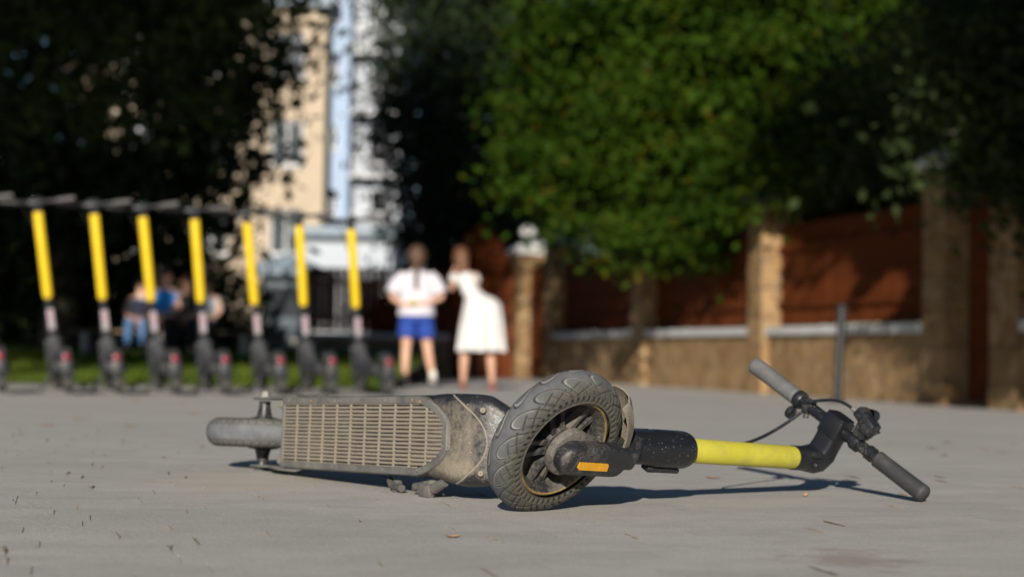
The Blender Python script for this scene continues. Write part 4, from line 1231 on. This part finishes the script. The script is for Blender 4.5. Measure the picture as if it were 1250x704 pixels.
def blades(name, x0, x1, y0, y1, n, h, mat):
    X = rng.uniform(x0, x1, n); Y = y0 + (y1 - y0) * rng.random(n) ** 1.4
    hh = h * rng.uniform(.5, 1.3, n); a = rng.uniform(0, 2 * np.pi, n); w = rng.uniform(.004, .010, n)
    z = lz(X, Y) - .004
    lx, ly = rng.normal(0, .35, n) * hh, rng.normal(0, .35, n) * hh
    V = np.stack([np.stack([X - w * np.cos(a), Y - w * np.sin(a), z], -1), np.stack([X + w * np.cos(a), Y + w * np.sin(a), z], -1), np.stack([X + lx, Y + ly, z + hh], -1)], 1).reshape(-1, 3)
    F = np.arange(3 * n).reshape(-1, 3)
    return np_mesh(name, V, F, mat, smooth=False)
def leaf_mat(name, dark, light, scale=1.2, trans=.25, accent=None):
    n = NT(name)
    geo = n.node("ShaderNodeNewGeometry")
    f1 = n.noise(scale, 3, .6, geo.outputs['Position']); f2 = n.noise(scale * 14, 2, .6, geo.outputs['Position'])
    f = n.math('ADD', n.math('MULTIPLY', f1, .68), n.math('MULTIPLY', f2, .32))
    c = n.ramp(f, [(.38, dark), (.62, light)])
    if accent:
        c = n.mix(n.ramp(n.noise(scale * 4, 3, .7, geo.outputs['Position']), [(.58, 0.0), (.68, .8)]), c, accent)
    n.base(c).rough(.7).spec(.08)
    tr = n.node("ShaderNodeBsdfTranslucent"); n.link(c, tr.inputs[0])
    mx = n.node("ShaderNodeMixShader"); mx.inputs[0].default_value = trans
    n.link(n.bsdf.outputs[0], mx.inputs[1]); n.link(tr.outputs[0], mx.inputs[2]); n.link(mx.outputs[0], n.out.inputs[0])
    return n.m
MAT['grass'] = leaf_mat('grass_blades', (.030, .058, .007), (.115, .155, .020), .7)
gr = blades('grass', -16, -1.05, 14.8, 26, 80000, .085, MAT['grass'])
tag(gr, 'short green grass of the lawn behind the parked scooters', 'grass', kind='stuff')

# ------------------------------------------------------------------ stone fence with wooden panels
def stone_mat():
    n = NT('tan_stonework')
    geo = n.node("ShaderNodeNewGeometry"); pos = geo.outputs['Position']
    vo = n.node("ShaderNodeTexVoronoi"); vo.inputs['Scale'].default_value = 5.5; n.link(pos, vo.inputs['Vector'])
    ve = n.node("ShaderNodeTexVoronoi", feature='DISTANCE_TO_EDGE'); ve.inputs['Scale'].default_value = 5.5; n.link(pos, ve.inputs['Vector'])
    c = n.ramp(vo.outputs['Color'], [(.2, (.24, .140, .055)), (.5, (.32, .195, .085)), (.85, (.40, .26, .13))])
    c = n.mix(n.ramp(n.noise(20, 4, .7, pos), [(.4, .0), (.7, .5)]), c, (.20, .135, .075))
    c = n.mix(n.ramp(ve.outputs['Distance'], [(.02, .8), (.06, 0.0)]), c, (.24, .19, .13))
    n.base(c).rough(.9).spec(.2)
    n.bump(n.math('ADD', n.ramp(ve.outputs['Distance'], [(.0, .0), (.10, 1.0)]), n.noise(25, 4, .7, pos)), .6, .02)
    return n.m
MAT['stone'] = stone_mat()
MAT['coping'] = plain('white_coping', (.56, .56, .56), .75, var=.1, scale=5)
MAT['cap_white'] = plain('white_pillar_cap', (.74, .73, .70), .7, var=.06)
MAT['plank'] = plain('brown_stained_plank', (.115, .029, .007), .8, var=.35, scale=3, spec=.1)
FX0, FZ0 = .27, 33.0
def fence_x(z): return FX0 + .2325 * (FZ0 - z)
fdir = Vector((.2325, -1, 0)).normalized(); fnor = Vector((-1, -.2325, 0)).normalized()
fang = math.atan2(fdir.y, fdir.x)
fence = thing('stone_fence', 'tan stone fence with white coping, brown plank panels and capped pillars', 'fence', (fence_x(24), 24, gzf(fence_x(24), 24)))
def pillar(p, h=2.08, w=.46, cap=True, base_drop=.1):
    z = gzf(p.x, p.y)
    m = MB(); b0 = z - base_drop
    hh = h - .0
    # coursed stone blocks, each course slightly uneven
    nc = 7
    for i in range(nc):
        dw = random.uniform(-.012, .012)
        m.obox((p.x, p.y, b0 + (hh + base_drop) * (i + .5) / nc), fdir, fnor, (0, 0, 1), (w + dw, w + random.uniform(-.012, .012), (hh + base_drop) / nc - .004), .012)
    m.obox((p.x, p.y, b0 + (hh + base_drop) * .5), fdir, fnor, (0, 0, 1), (w - .05, w - .05, hh + base_drop - .01))
    po = m.build('pillar', MAT['stone'], fence, smooth=False)
    if cap:
        m = MB(); T = Vector((p.x, p.y, z + h))
        secs = []
        for (q, zz) in ((w / 2 + .07, .0), (w / 2 + .085, .03), (w / 2 + .085, .075), (w / 2 + .05, .10), (w / 2 - .03, .15), (.12, .20), (.07, .225)):
            secs.append([T + fdir * (sx * q) + fnor * (sy * q) + Vector((0, 0, zz)) for (sx, sy) in ((-1, -1), (1, -1), (1, 1), (-1, 1))])
        m.loft(secs)
        co_ = m.build('cap', MAT['cap_white'], po, angle=20)
        m = MB(); m.lathe(T + Vector((0, 0, .22)), (0, 0, 1), [(.09, 0), (.10, .02), (.06, .04), (.075, .06), (.125, .10), (.150, .16), (.135, .22), (.085, .26), (.03, .275), (.001, .28)], 20)
        m.build('finial', MAT['cap_white'], co_)
    return po
def wall_run(pa, pb, hwall=.645, th=.30, panel=True, arch=None):
    """stone plinth with coping and plank panel between two points"""
    pa, pb = Vector(pa), Vector(pb); d = (pb - pa); L = d.length; d.normalize(); nn = Vector((d.y, -d.x, 0))
    za, zb = gzf(pa.x, pa.y), gzf(pb.x, pb.y)
    def prism_run(name, mat, half, z0, z1):
        m = MB(); secs = []
        for (p, zz) in ((pa, za), (pb, zb)):
            secs.append([Vector((p.x, p.y, zz)) + nn * s * half + Vector((0, 0, q)) for (s, q) in ((-1, z0), (1, z0), (1, z1), (-1, z1))])
        m.loft(secs); return m.build(name, mat, fence, smooth=False)
    prism_run('plinth', MAT['stone'], th / 2, -.15, hwall)
    prism_run('coping', MAT['coping'], th / 2 + .05, hwall, hwall + .085)
    if not panel: return
    n = max(1, int(L / .125)); w = L / n
    me0 = None
    for sgn in (0,):
        for i in range(n):
            t = (i + .5) / n; p = pa + d * (L * t); zz = za + (zb - za) * t + hwall + .105
            hgt = 1.08 if arch is None else .55 + .75 * math.sin(math.pi * min(max(t, 0), 1))
            if plank_mesh[0] is None:
                m = MB(); m.box((0, 0, .5), (.108, .024, 1.0), bevel=0); o = m.build('plank', MAT['plank'], fence, smooth=False, origin=(0, 0, 0)); plank_mesh[0] = o
            else:
                o = plank_mesh[0].copy(); COL.objects.link(o); o.parent = fence
            q = p + nn * random.uniform(-.004, .004)
            o.location = (q.x - fence.location.x, q.y - fence.location.y, zz - fence.location.z)
            o.rotation_euler = (0, random.uniform(-.004, .004), math.atan2(d.y, d.x)); o.scale = (w / .125, 1, hgt + random.uniform(-.006, .006))
    m = MB()
    for zr in (.22, .82):
        a = Vector((pa.x, pa.y, za + hwall + .105 + zr)) - nn * .034 * -1; b = Vector((pb.x, pb.y, zb + hwall + .105 + zr)) - nn * .034 * -1
        m.obox((a + b) / 2, d, nn, (0, 0, 1), (L, .035, .06))
    m.build('rail', MAT['plank'], fence, smooth=False)
plank_mesh = [None]
PZ = [33.0, 30.8, 26.1, 21.7, 17.3, 16.05]
for z in PZ: pillar(Vector((fence_x(z), z, 0)))
for a, b in ((30.8, 26.1), (26.1, 21.7), (21.7, 17.3), (16.05, 11.6)):
    e = .24 * .974
    wall_run((fence_x(a - e), a - e, 0), (fence_x(b + e), b + e, 0))
# wooden wicket doors between the close pillars
gate_m = MAT['plank']
def wicket(za_, zb_, label):
    pa = Vector((fence_x(za_), za_, 0)); pb = Vector((fence_x(zb_), zb_, 0)); c = (pa + pb) / 2
    g = thing('wooden_gate', label, 'gate', (c.x, c.y, gzf(c.x, c.y)))
    L = (pb - pa).length - .50; n = max(3, int(L / .14)); w = L / n; d = (pb - pa).normalized(); nn = Vector((d.y, -d.x, 0))
    for i in range(n):
        p = c + d * (w * (i + .5) - L / 2)
        m = MB(); m.obox((p.x, p.y, gzf(p.x, p.y) + .95), d, nn, (0, 0, 1), (w - .012, .03, 1.80)); m.build('board', gate_m, g, smooth=False)
    m = MB()
    for zz in (.35, 1.55): m.obox(c + nn * -.035 + Vector((0, 0, gzf(c.x, c.y) + zz)), d, nn, (0, 0, 1), (L, .03, .12))
    m.build('cross_rail', gate_m, g, smooth=False)
    m = MB(); m.tube([c + nn * .04 + d * (L * .38) + Vector((0, 0, .85)), c + nn * .06 + d * (L * .38) + Vector((0, 0, .97))], .012, 8); m.build('handle', MAT['dark_metal'], g)
wicket(33.0, 30.8, 'narrow brown wooden gate right of the sunlit white capped pillar')
wicket(17.3, 16.05, 'narrow dark wooden gate between shaded pillars at the right edge')
# left run of the fence behind the two pedestrians
wall_run((-3.6, 33.4, 0), (-1.05, 33.2, 0))
m = None
arch = thing('arched_gate', 'brown arched wooden gate behind the woman in white', 'gate', (-.42, 33.05, gzf(-.42, 33)))
na = 10
for i in range(na):
    t = (i + .5) / na; x = -1.02 + 1.06 * t
    hgt = 1.35 + 1.22 * math.sin(math.pi * (.12 + .80 * t)) ** .9
    m = MB(); m.box((x, 33.06, gzf(x, 33) + hgt / 2), (.104, .05, hgt)); m.build('board', gate_m, arch, smooth=False)
m = MB()
for zz in (.5, 1.45): m.box((-.49, 33.10, gzf(-.4, 33) + zz), (1.06, .04, .12))
m.build('cross_rail', gate_m, arch, smooth=False)
m = MB(); m.tube([(-.02, 33.01, .72), (-.02, 33.0, .86)], .014, 8); m.build('handle', MAT['dark_metal'], arch)

# ------------------------------------------------------------------ slim steel post before the fence
X, Z = 2.62, 15.8
po_ = thing('bollard', 'slim dark grey steel post standing before the fence', 'bollard', (X, Z, gzf(X, Z)))
g0 = Vector((X, Z, gzf(X, Z))); ln = Vector((.036, 0, .76))
m = MB(); m.tube([g0 - Vector((0, 0, .05)), g0 + ln], .036, 20); pbo = m.build('post', plain('grey_post', (.022, .023, .025), .45, var=.2), po_)
m = MB(); m.lathe(g0 + ln, ln, [(.036, -.01), (.040, .0), (.040, .015), (.025, .032), (.001, .036)], 20); m.build('post_cap', MAT['dark_metal'], po_)
m = MB(); m.lathe(g0, (0, 0, 1), [(.075, 0), (.075, .012), (.038, .03)], 20); m.build('base_flange', MAT['dark_metal'], po_)

# ------------------------------------------------------------------ trees
# leaves left out of the crowns so that sun reaches these spots (point, radius)
GAPS = [((-4.55, 39.4, 1.95), .55), ((-4.55, 39.3, .9), .45), ((-4.6, 37.4, .3), .45), ((-4.45, 23.6, .62), .36), ((-4.17, 23.6, .72), .36), ((-3.67, 23.6, .62), .34), ((3.55, 18.9, .78), .15), ((3.25, 20.2, .85), .17), ((2.80, 21.5, 1.35), .20), ((2.72, 21.4, .75), .14)]
def crown_mesh(name, blobs, n, size, mat, parent, seed, clump=.35, per=28, flat=.5, droop=0.0):
    """leaf-sized faces in clumps spread through the volume of the given ellipsoids"""
    r = np.random.default_rng(seed)
    vol = np.array([b[3] * b[4] * b[5] for b in blobs]) ** .8; pr = vol / vol.sum()
    nc = n // per
    which = r.choice(len(blobs), nc, p=pr)
    B = np.array(blobs)[which]
    d = r.normal(size=(nc, 3)); d /= np.linalg.norm(d, axis=1)[:, None]
    rad = r.random(nc) ** .40
    cc = B[:, :3] + d * B[:, 3:6] * rad[:, None]
    cs = clump * r.uniform(.5, 1.4, nc)
    c = np.repeat(cc, per, 0) + r.normal(size=(nc * per, 3)) * np.repeat(cs, per)[:, None] * np.array([1, 1, flat])
    c[:, 2] -= droop * r.random(nc * per)
    sd = np.array(SUN_DIR)
    for (gp, gr_) in GAPS:
        rel = c - np.array(gp); along = rel @ sd
        dist = np.linalg.norm(rel - along[:, None] * sd, axis=1)
        c = c[~((along < -1.0) & (dist < gr_ + .06))]
    m = len(c)
    ax = r.normal(size=(m, 3)); ax /= np.linalg.norm(ax, axis=1)[:, None]
    nr = r.normal(size=(m, 3)) + np.array([0, -.25, .75]); nr -= ax * (nr * ax).sum(1)[:, None]; nr /= np.linalg.norm(nr, axis=1)[:, None]
    bx = np.cross(nr, ax)
    s = (size * r.uniform(.55, 1.35, m))[:, None]
    V = np.stack([c - ax * s * .5, c + bx * s * .28 + nr * s * .05, c + ax * s * .5, c - bx * s * .28 + nr * s * .05], 1).reshape(-1, 3)
    return np_mesh(name, V, np.arange(4 * m).reshape(-1, 4), mat, parent, smooth=False), cc
MAT['bark'] = plain('grey_brown_bark', (.075, .058, .042), .95, var=.5, scale=6)
MAT['leaf_dark'] = leaf_mat('dark_leaves', (.018, .030, .010), (.040, .060, .018), 1.0, .12)
MAT['leaf_green'] = leaf_mat('green_leaves', (.010, .030, .002), (.036, .070, .004), .9, .20, accent=(.10, .050, .003))
MAT['leaf_conifer'] = leaf_mat('dark_conifer_leaves', (.012, .022, .010), (.028, .042, .018), .9, .08)
MAT['leaf_hedge'] = leaf_mat('hedge_leaves', (.025, .055, .012), (.055, .095, .020), 1.3, .15)

def tree(name, label, base, trunk_h, trunk_r, blobs, n, size, mat, seed, group=None, limbs=7, **kw):
    x, y = base; z = gzf(x, y)
    t = thing(name, label, 'tree', (x, y, z), group)
    cr_o, cc = crown_mesh('crown', blobs, n, size, MAT[mat], t, seed, **kw)
    m = MB(); r = random.Random(seed)
    top = Vector((x + r.uniform(-.2, .2), y + r.uniform(-.2, .2), z + trunk_h))
    pts = [Vector((x, y, z - .15)), Vector((x, y, z + .15)), Vector((x + r.uniform(-.08, .08), y, z + trunk_h * .5)), top]
    m.tube(pts, [trunk_r * 1.5, trunk_r * 1.05, trunk_r * .85, trunk_r * .65], 14)
    for k in range(limbs):
        b = blobs[k % len(blobs)]
        tgt = Vector((b[0] + r.uniform(-.5, .5) * b[3], b[1] + r.uniform(-.5, .5) * b[4], b[2] + r.uniform(-.3, .5) * b[5]))
        mid = top.lerp(tgt, .45) + Vector((r.uniform(-.2, .2), r.uniform(-.2, .2), .25))
        m.tube([top - Vector((0, 0, .1)), mid, tgt], [trunk_r * .5, trunk_r * .3, trunk_r * .08], 8)
        for q in range(3):
            e = mid.lerp(tgt, r.uniform(.2, .8)); f = e + Vector((r.uniform(-1, 1) * b[3], r.uniform(-1, 1) * b[4], r.uniform(-.3, .6) * b[5])) * .6
            m.tube([e, f], [trunk_r * .15, trunk_r * .04], 6)
    m.build('trunk', MAT['bark'], t)
    return t
# big dark tree on the left: its own forward and upper crown keeps the low branches in shade
tree('leafy_tree', 'huge dark shaded tree filling the upper left behind the parked scooters', (-5.5, 17.5), 3.0, .30,
     [(-5.2, 16.5, 3.3, 2.3, 1.6, 1.5), (-3.4, 16.6, 3.5, 1.5, 1.5, 1.55), (-2.6, 16.8, 3.9, .85, 1.2, 1.3), (-4.8, 11.2, 4.1, 2.6, 1.5, 1.45), (-4.9, 12.6, 5.6, 2.7, 2.4, 1.9), (-4.6, 16.5, 8.2, 3.6, 4.0, 3.0), (-2.9, 16.5, 9.8, 2.3, 3.0, 2.2), (-7.5, 16, 5, 2.6, 3, 3)],
     110000, .13, 'leaf_dark', 11, clump=.28)
tree('leafy_tree', 'dark shaded tree farther back on the left of lawn', (-6.2, 27), 3.0, .28,
     [(-6.0, 27, 3.6, 2.6, 2, 2.6), (-8.6, 28, 3.2, 2.4, 2, 2.6), (-4.6, 27.5, 4.4, 1.4, 1.6, 1.8), (-5.0, 27.8, 1.9, 1.2, 1.2, 1.7), (-6.5, 27.8, 1.6, 1.5, 1.2, 1.6), (-6, 27, 6.5, 3, 2.5, 2)], 42000, .20, 'leaf_dark', 12, clump=.42)
tree('conifer_tree', 'tall dark dense tree between the pale building and green tree', (-1.25, 36.5), 2.5, .30,
     [(-.95, 36.5, 2.5, 1.20, 1.5, 1.5), (-1.32, 36.5, 4.4, 1.45, 1.5, 1.8), (-1.15, 36.5, 7.0, 1.6, 1.5, 2.2), (.3, 37.5, 4.5, 1.5, 1.2, 3.2), (-.9, 36, 9.3, 1.5, 1.4, 2)], 46000, .17, 'leaf_conifer', 13, clump=.34)
tree('leafy_tree', 'sunlit green tree hanging over the fence, brownish tips', (2.9, 26.4), 2.6, .24,
     [(1.0, 24.2, 2.9, 1.15, 1.4, 1.35), (2.1, 23.4, 2.7, 1.25, 1.6, 1.5), (3.2, 22.6, 3.1, 1.35, 1.6, 1.25), (4.3, 21.8, 3.3, 1.2, 1.5, .95), (1.9, 23.8, 4.7, 1.9, 2, 1.5), (3.6, 23, 4.8, 1.9, 2, 1.3), (1.75, 23.1, 1.75, .70, .9, .55), (2.45, 23.6, 1.85, .55, .5, .40), (2.85, 21.2, 2.25, .75, .7, .65), (2.75, 20.9, 1.90, .50, .45, .48), (5.0, 21.0, 3.9, 1.2, 1.4, 1.1), (3.7, 20.6, 2.55, .7, .8, .5), (.75, 24.5, 3.6, 1.0, 1.2, 1.6)],
     78000, .125, 'leaf_green', 14, clump=.24, per=110, flat=.6)
tree('leafy_tree', 'dark tree rising behind the fence at right', (6.2, 24), 3.0, .28,
     [(5.6, 23.5, 3.2, 1.9, 1.6, 2.0), (7.5, 23, 3.0, 2.2, 2, 2.4), (4.6, 25.5, 3.6, 1.8, 1.5, 2.2), (2.6, 28.5, 3.2, 2.2, 1.3, 2.2), (6, 23, 6, 2.6, 2.4, 2), (4.3, 17.6, 2.5, 1.0, .9, 1.0), (4.1, 19.5, 2.7, 1.1, 1.0, .9), (7, 30, 5, 4, 2, 4), (4.9, 28, 4.5, 2.5, 1.5, 3)], 92000, .17, 'leaf_dark', 15, clump=.40)
tree('leafy_tree', 'added black-green tree whose low branches stand in for shade on the right-hand pillars', (4.9, 14.4), 1.6, .10,
     [(3.55, 15.3, 1.95, .45, .4, .55), (4.0, 15.4, 2.15, .80, .6, .95), (4.7, 14.8, 2.5, 1.0, .8, 1.3), (3.6, 15.7, 2.75, .65, .55, .55), (4.6, 14.9, 1.3, .7, .5, .8), (5.2, 13.0, 5.4, 1.7, 2.4, 1.3)], 44000, .11, 'leaf_dark', 19, clump=.16)  # dark foliage made up to blacken the shaded pillars behind it
tree('leafy_tree', 'unseen added tree that shades the right end of the fence, beyond the frame', (4.6, 8.2), 2.4, .12,
     [(3.78, 8.3, 3.95, .85, 1.1, 1.60), (5.1, 8.2, 4.0, .9, 1.1, 1.6)], 44000, .13, 'leaf_dark', 20, clump=.20)  # added out of view only to darken the right fence end
# street tree beside the walk: stands out of frame on the right, its crown shades the fence; higher lobes added to cut sky light
tree('leafy_tree', 'broad street tree on the right whose shade falls on the fence', (4.9, 9.5), 4.2, .26,
     [(4.55, 9.5, 3.2, 1.3, 1.5, 1.5), (2.25, 9.6, 6.1, .60, 1.5, .95), (2.95, 9.6, 5.3, .60, 1.5, 1.05), (3.95, 9.5, 3.6, .72, 1.4, 1.3), (4.8, 9.4, 5.6, 1.6, 1.8, 1.6), (4.9, 9.5, 7.6, 1.5, 1.8, 1.6), (6.2, 9.3, 9.4, 2.4, 2.2, 1.8), (5.4, 6.5, 10.4, 2.0, 3.6, 1.5), (5.8, 4.5, 9.0, 2.2, 2.6, 1.8)], 110000, .15, 'leaf_dark', 16, clump=.27)
# tree added out of frame on the left: high crown to cut sky light
tree('leafy_tree', 'unseen added tree on the left whose high crown over the walk blocks sky light', (-5.2, 5.5), 5.0, .30,
     [(-4.6, 6.0, 5.6, 1.9, 1.7, 1.1), (-4.8, 5.0, 7.6, 2.4, 2.6, 1.5), (-4.6, 4.5, 10.2, 1.7, 3.6, 1.5), (-6.0, 4.0, 10.5, 3.0, 4.0, 2.0), (-4.8, 9.5, 11.5, 2.0, 3.0, 1.6)], 48000, .17, 'leaf_dark', 17, clump=.38)
tree('leafy_tree', 'unseen added tree nearest the viewer on the right, blocking sky glow', (6.5, .5), 2.5, .25,
     [(5.6, .8, 3.0, 2.0, 3.0, 2.6), (7.5, .5, 4.5, 2.4, 3.5, 3.0), (6.4, -3.0, 3.6, 2.0, 2.6, 3.0), (6.0, 3.8, 2.6, 1.8, 2.0, 2.3)], 24000, .24, 'leaf_dark', 18, clump=.45)  # crown put in out of view to hold off the glow near the sun
# hedge and bushes closing the lawn
def bush(label, x, y, w, h, n, mat, seed, size=.10):
    b = thing('bush', label, 'bush', (x, y, gzf(x, y)))
    z = gzf(x, y)
    crown_mesh('foliage', [(x - w * .3, y, z + h * .45, w * .35, w * .3, h * .45), (x + w * .25, y, z + h * .5, w * .35, w * .3, h * .48), (x, y, z + h * .6, w * .3, w * .3, h * .42)], n, size, MAT[mat], b, seed, clump=.16, flat=.8)
    m = MB()
    for k in range(6):
        a = k * 1.05; m.tube([(x, y, z - .05), (x + .3 * w * math.cos(a), y + .2 * w * math.sin(a), z + h * .55)], [.03, .008], 6)
    m.build('stems', MAT['bark'], b)
bush('green bush behind the small people on the lawn', -4.75, 29.0, 2.0, 1.7, 9000, 'leaf_hedge', 21)
bush('dark green bush left of the small people, behind scooters', -7.0, 30.0, 3.0, 1.9, 9000, 'leaf_hedge', 22)
bush('olive bush at far left end of the lawn', -9.2, 31.0, 2.6, 1.5, 8000, 'leaf_hedge', 23)
bush('dark bush at the foot of the tall dark tree', -2.05, 34.4, 1.0, 1.5, 5000, 'leaf_conifer', 24)
wl = thing('low_wall', 'low pale plastered wall crossing the back of the lawn', 'wall', (-9.2, 32.3, gzf(-9, 32)))
m = MB(); m.box((-9.2, 32.3, .12), (11.0, .25, .85), bevel=.01); m.build('wall_body', plain('pale_plaster', (.42, .36, .33), .9), wl)
m = MB(); m.box((-9.2, 32.3, .575), (11.1, .34, .06), bevel=.01); m.build('wall_cap', MAT['coping'], wl)

# ------------------------------------------------------------------ kiosk, buildings
MAT['kiosk'] = plain('slate_painted_kiosk', (.065, .085, .10), .6)
MAT['kiosk_roof'] = plain('blue_grey_roof', (.20, .25, .29), .6)
MAT['plinth'] = plain('pale_stone_block', (.52, .48, .42), .85)
MAT['glass'] = plain('dark_window_glass', (.03, .035, .04), .12, spec=.8)
kx, ky = -4.55, 40.0
kz = gzf(kx, ky)
ki = thing('kiosk', 'small slate grey kiosk with hipped blue grey roof on pale base', 'kiosk', (kx, ky, kz))
m = MB(); m.box((kx, ky, kz + .32), (1.25, 1.25, .70), bevel=.02); m.build('base', MAT['plinth'], ki)
m = MB(); m.box((kx, ky, kz + 1.30), (.92, .92, 1.25), bevel=.02)
for sx in (-1, 1): m.box((kx + sx * .44, ky - .44, kz + 1.3), (.10, .10, 1.28), bevel=.01)
m.build('body', MAT['kiosk'], ki)
m = MB(); m.box((kx, ky - .462, kz + 1.40), (.62, .02, .60)); m.build('hatch', MAT['glass'], ki, smooth=False)
m = MB(); secs = []
for (q, zz) in ((.82, 1.93), (.84, 1.97), (.84, 2.02), (.45, 2.24), (.10, 2.40)):
    secs.append([Vector((kx + sx * q, ky + sy * q, kz + zz)) for (sx, sy) in ((-1, -1), (1, -1), (1, 1), (-1, 1))])
m.loft(secs); m.tube([(kx, ky, kz + 2.38), (kx, ky, kz + 2.55)], [.06, .02], 8); m.build('roof', MAT['kiosk_roof'], ki, angle=20)
for j, (bx_, by_, bw, bh) in enumerate(((-4.75, 37.6, .95, .62), (-3.95, 37.9, .5, .45))):
    b = MB(); b.box((0, 0, bh / 2), (bw, .6, bh), bevel=.04); o = b.build('stone_block', MAT['plinth'], None); o.location = (bx_, by_, gzf(bx_, by_))
    tag(o, ['wide pale stone block standing before the grey kiosk', 'small pale stone block to the right of kiosk base'][j], 'block')

def building(name, label, x0, x1, y, depth, h, wall, floors, cols, wcol, win=(1.1, 1.5), balc=False, seed=1, frame='coping', roofm='kiosk_roof'):
    z = gzf(0, y); b = thing(name, label, 'building', ((x0 + x1) / 2, y, z))
    r = random.Random(seed); fh = h / floors; W_ = x1 - x0; cw = W_ / cols
    # facade with real openings: piers and spandrels around recessed windows
    m = MB(); m.box(((x0 + x1) / 2, y + depth / 2 + .30, z + h / 2), (W_, depth, h))
    fac = MB()
    for f in range(floors):
        zb = z + f * fh; sill = zb + (fh - win[1]) * .45
        fac.box(((x0 + x1) / 2, y + .15, (zb + sill) / 2), (W_, .30, sill - zb))
        top = sill + win[1]; fac.box(((x0 + x1) / 2, y + .15, (top + zb + fh) / 2), (W_, .30, zb + fh - top))
        for c in range(cols + 1):
            xa = x0 if c == 0 else x0 + (c - .5) * cw + win[0] / 2
            xb_ = x1 if c == cols else x0 + (c + .5) * cw - win[0] / 2
            fac.box(((xa + xb_) / 2, y + .15, sill + win[1] / 2), (xb_ - xa, .296, win[1]))
        for c in range(cols):
            xc = x0 + (c + .5) * cw
            wf = MB()
            for (dx, dz, sx, sz) in ((-win[0] / 2 + .04, 0, .08, win[1]), (win[0] / 2 - .04, 0, .08, win[1]), (0, -win[1] / 2 + .04, win[0] - .16, .08), (0, win[1] / 2 - .04, win[0] - .16, .08), (0, 0, .06, win[1] - .16)):
                wf.box((xc + dx, y + .20, sill + win[1] / 2 + dz), (sx, .06, sz))
            wo = wf.build('window', MAT[frame], b, smooth=False)
            p = MB(); p.box((xc, y + .22, sill + win[1] / 2), (win[0] - .16, .015, win[1] - .16)); p.build('pane', MAT['glass'], wo, smooth=False)
            s = MB(); s.box((xc, y - .03, sill - .04), (win[0] + .2, .16, .07)); s.build('sill', MAT[frame], wo, smooth=False)
        if balc and f > 0:
            bl = MB(); bl.box(((x0 + x1) / 2, y - .55, zb - .08), (W_ * .92, 1.0, .16)); bo = bl.build('balcony', MAT[frame], b, smooth=False)
            rl = MB(); nb_ = int(W_ * .92 / .18)
            for k in range(nb_ + 1): rl.box((x0 + W_ * .04 + W_ * .92 * k / nb_, y - 1.0, zb + .5), (.03, .03, 1.0))
            rl.box(((x0 + x1) / 2, y - 1.0, zb + 1.02), (W_ * .92, .06, .05)); rl.build('railing', MAT['dark_metal'] if seed % 2 else MAT[frame], bo, smooth=False)
    m.build('core', MAT[wall], b, smooth=False); fac.build('facade', MAT[wall], b, smooth=False)
    rf = MB(); rf.box(((x0 + x1) / 2, y + depth / 2, z + h + .16), (W_ + .5, depth + .9, .30), bevel=.03); rf.build('roof', MAT[roofm], b, smooth=False)
    return b
MAT['beige'] = plain('beige_render', (.40, .325, .235), .9, var=.07, scale=.6)
MAT['white_wall'] = plain('white_render', (.40, .43, .47), .85, var=.05, scale=.5)
MAT['shaded_wall'] = plain('shaded_white_render', (.30, .38, .50), .85, var=.06, scale=.5)  # bluish shade on the white block's side, painted in as wall colour
building('apartment_building', 'beige apartment building behind the dark tree on left', -13.5, -6.2, 64, 2.2, 11.6, 'beige', 4, 3, None, seed=2)
building('tower_block', 'tall white apartment block with balconies in the gap', -8.35, -5.0, 86, 9, 16.2, 'white_wall', 6, 2, None, (1.0, 1.5), True, seed=4)
building('shaded_side', 'shaded side of the white apartment block, blue shade put into its colour', -8.6, -7.15, 84.6, 1.0, 16.6, 'shaded_wall', 6, 1, None, (.5, 1.0), False, seed=6)
building('garden_house', 'low white house with railed balcony behind the kiosk', -5.9, -3.35, 55, 5, 3.6, 'white_wall', 1, 2, None, (.8, 1.5), False, seed=5)
# white railing in front of the house
rl = thing('railing', 'white metal bar railing in front of the low white house', 'railing', (-4.4, 50, gzf(-4.4, 50)))
for i in range(19):
    x = -5.6 + i * .135; m = MB(); m.box((x, 50, gzf(x, 50) + .62), (.045, .045, 1.1)); m.build('bar', MAT['coping'], rl, smooth=False)
m = MB()
for zz in (.16, 1.14): m.box((-4.385, 50, gzf(-4.4, 50) + zz), (2.55, .06, .06))
m.build('rail', MAT['coping'], rl, smooth=False)
# far tree line so that no bare horizon shows between things
for i, (x, y, w, h) in enumerate(((-28, 70, 9, 9), (-17, 76, 7, 8), (16, 62, 10, 10), (27, 66, 10, 11), (6, 64, 7, 9))):
    z = gzf(x, y)
    tree('background_tree', ['broad dark tree far away at the left end of the view', 'dark tree far behind the lawn on left', 'tall dark tree far behind the right part of the fence', 'dark tree far off beyond the right edge of fence', 'dark tree far behind the green tree'][i],
         (x, y), h * .35, .3, [(x, y, z + h * .55, w * .5, 2.5, h * .42), (x - w * .3, y, z + h * .35, w * .35, 2.2, h * .32), (x + w * .3, y, z + h * .35, w * .35, 2.2, h * .32)], 9000, .42, 'leaf_dark', 40 + i, clump=.7, limbs=4)
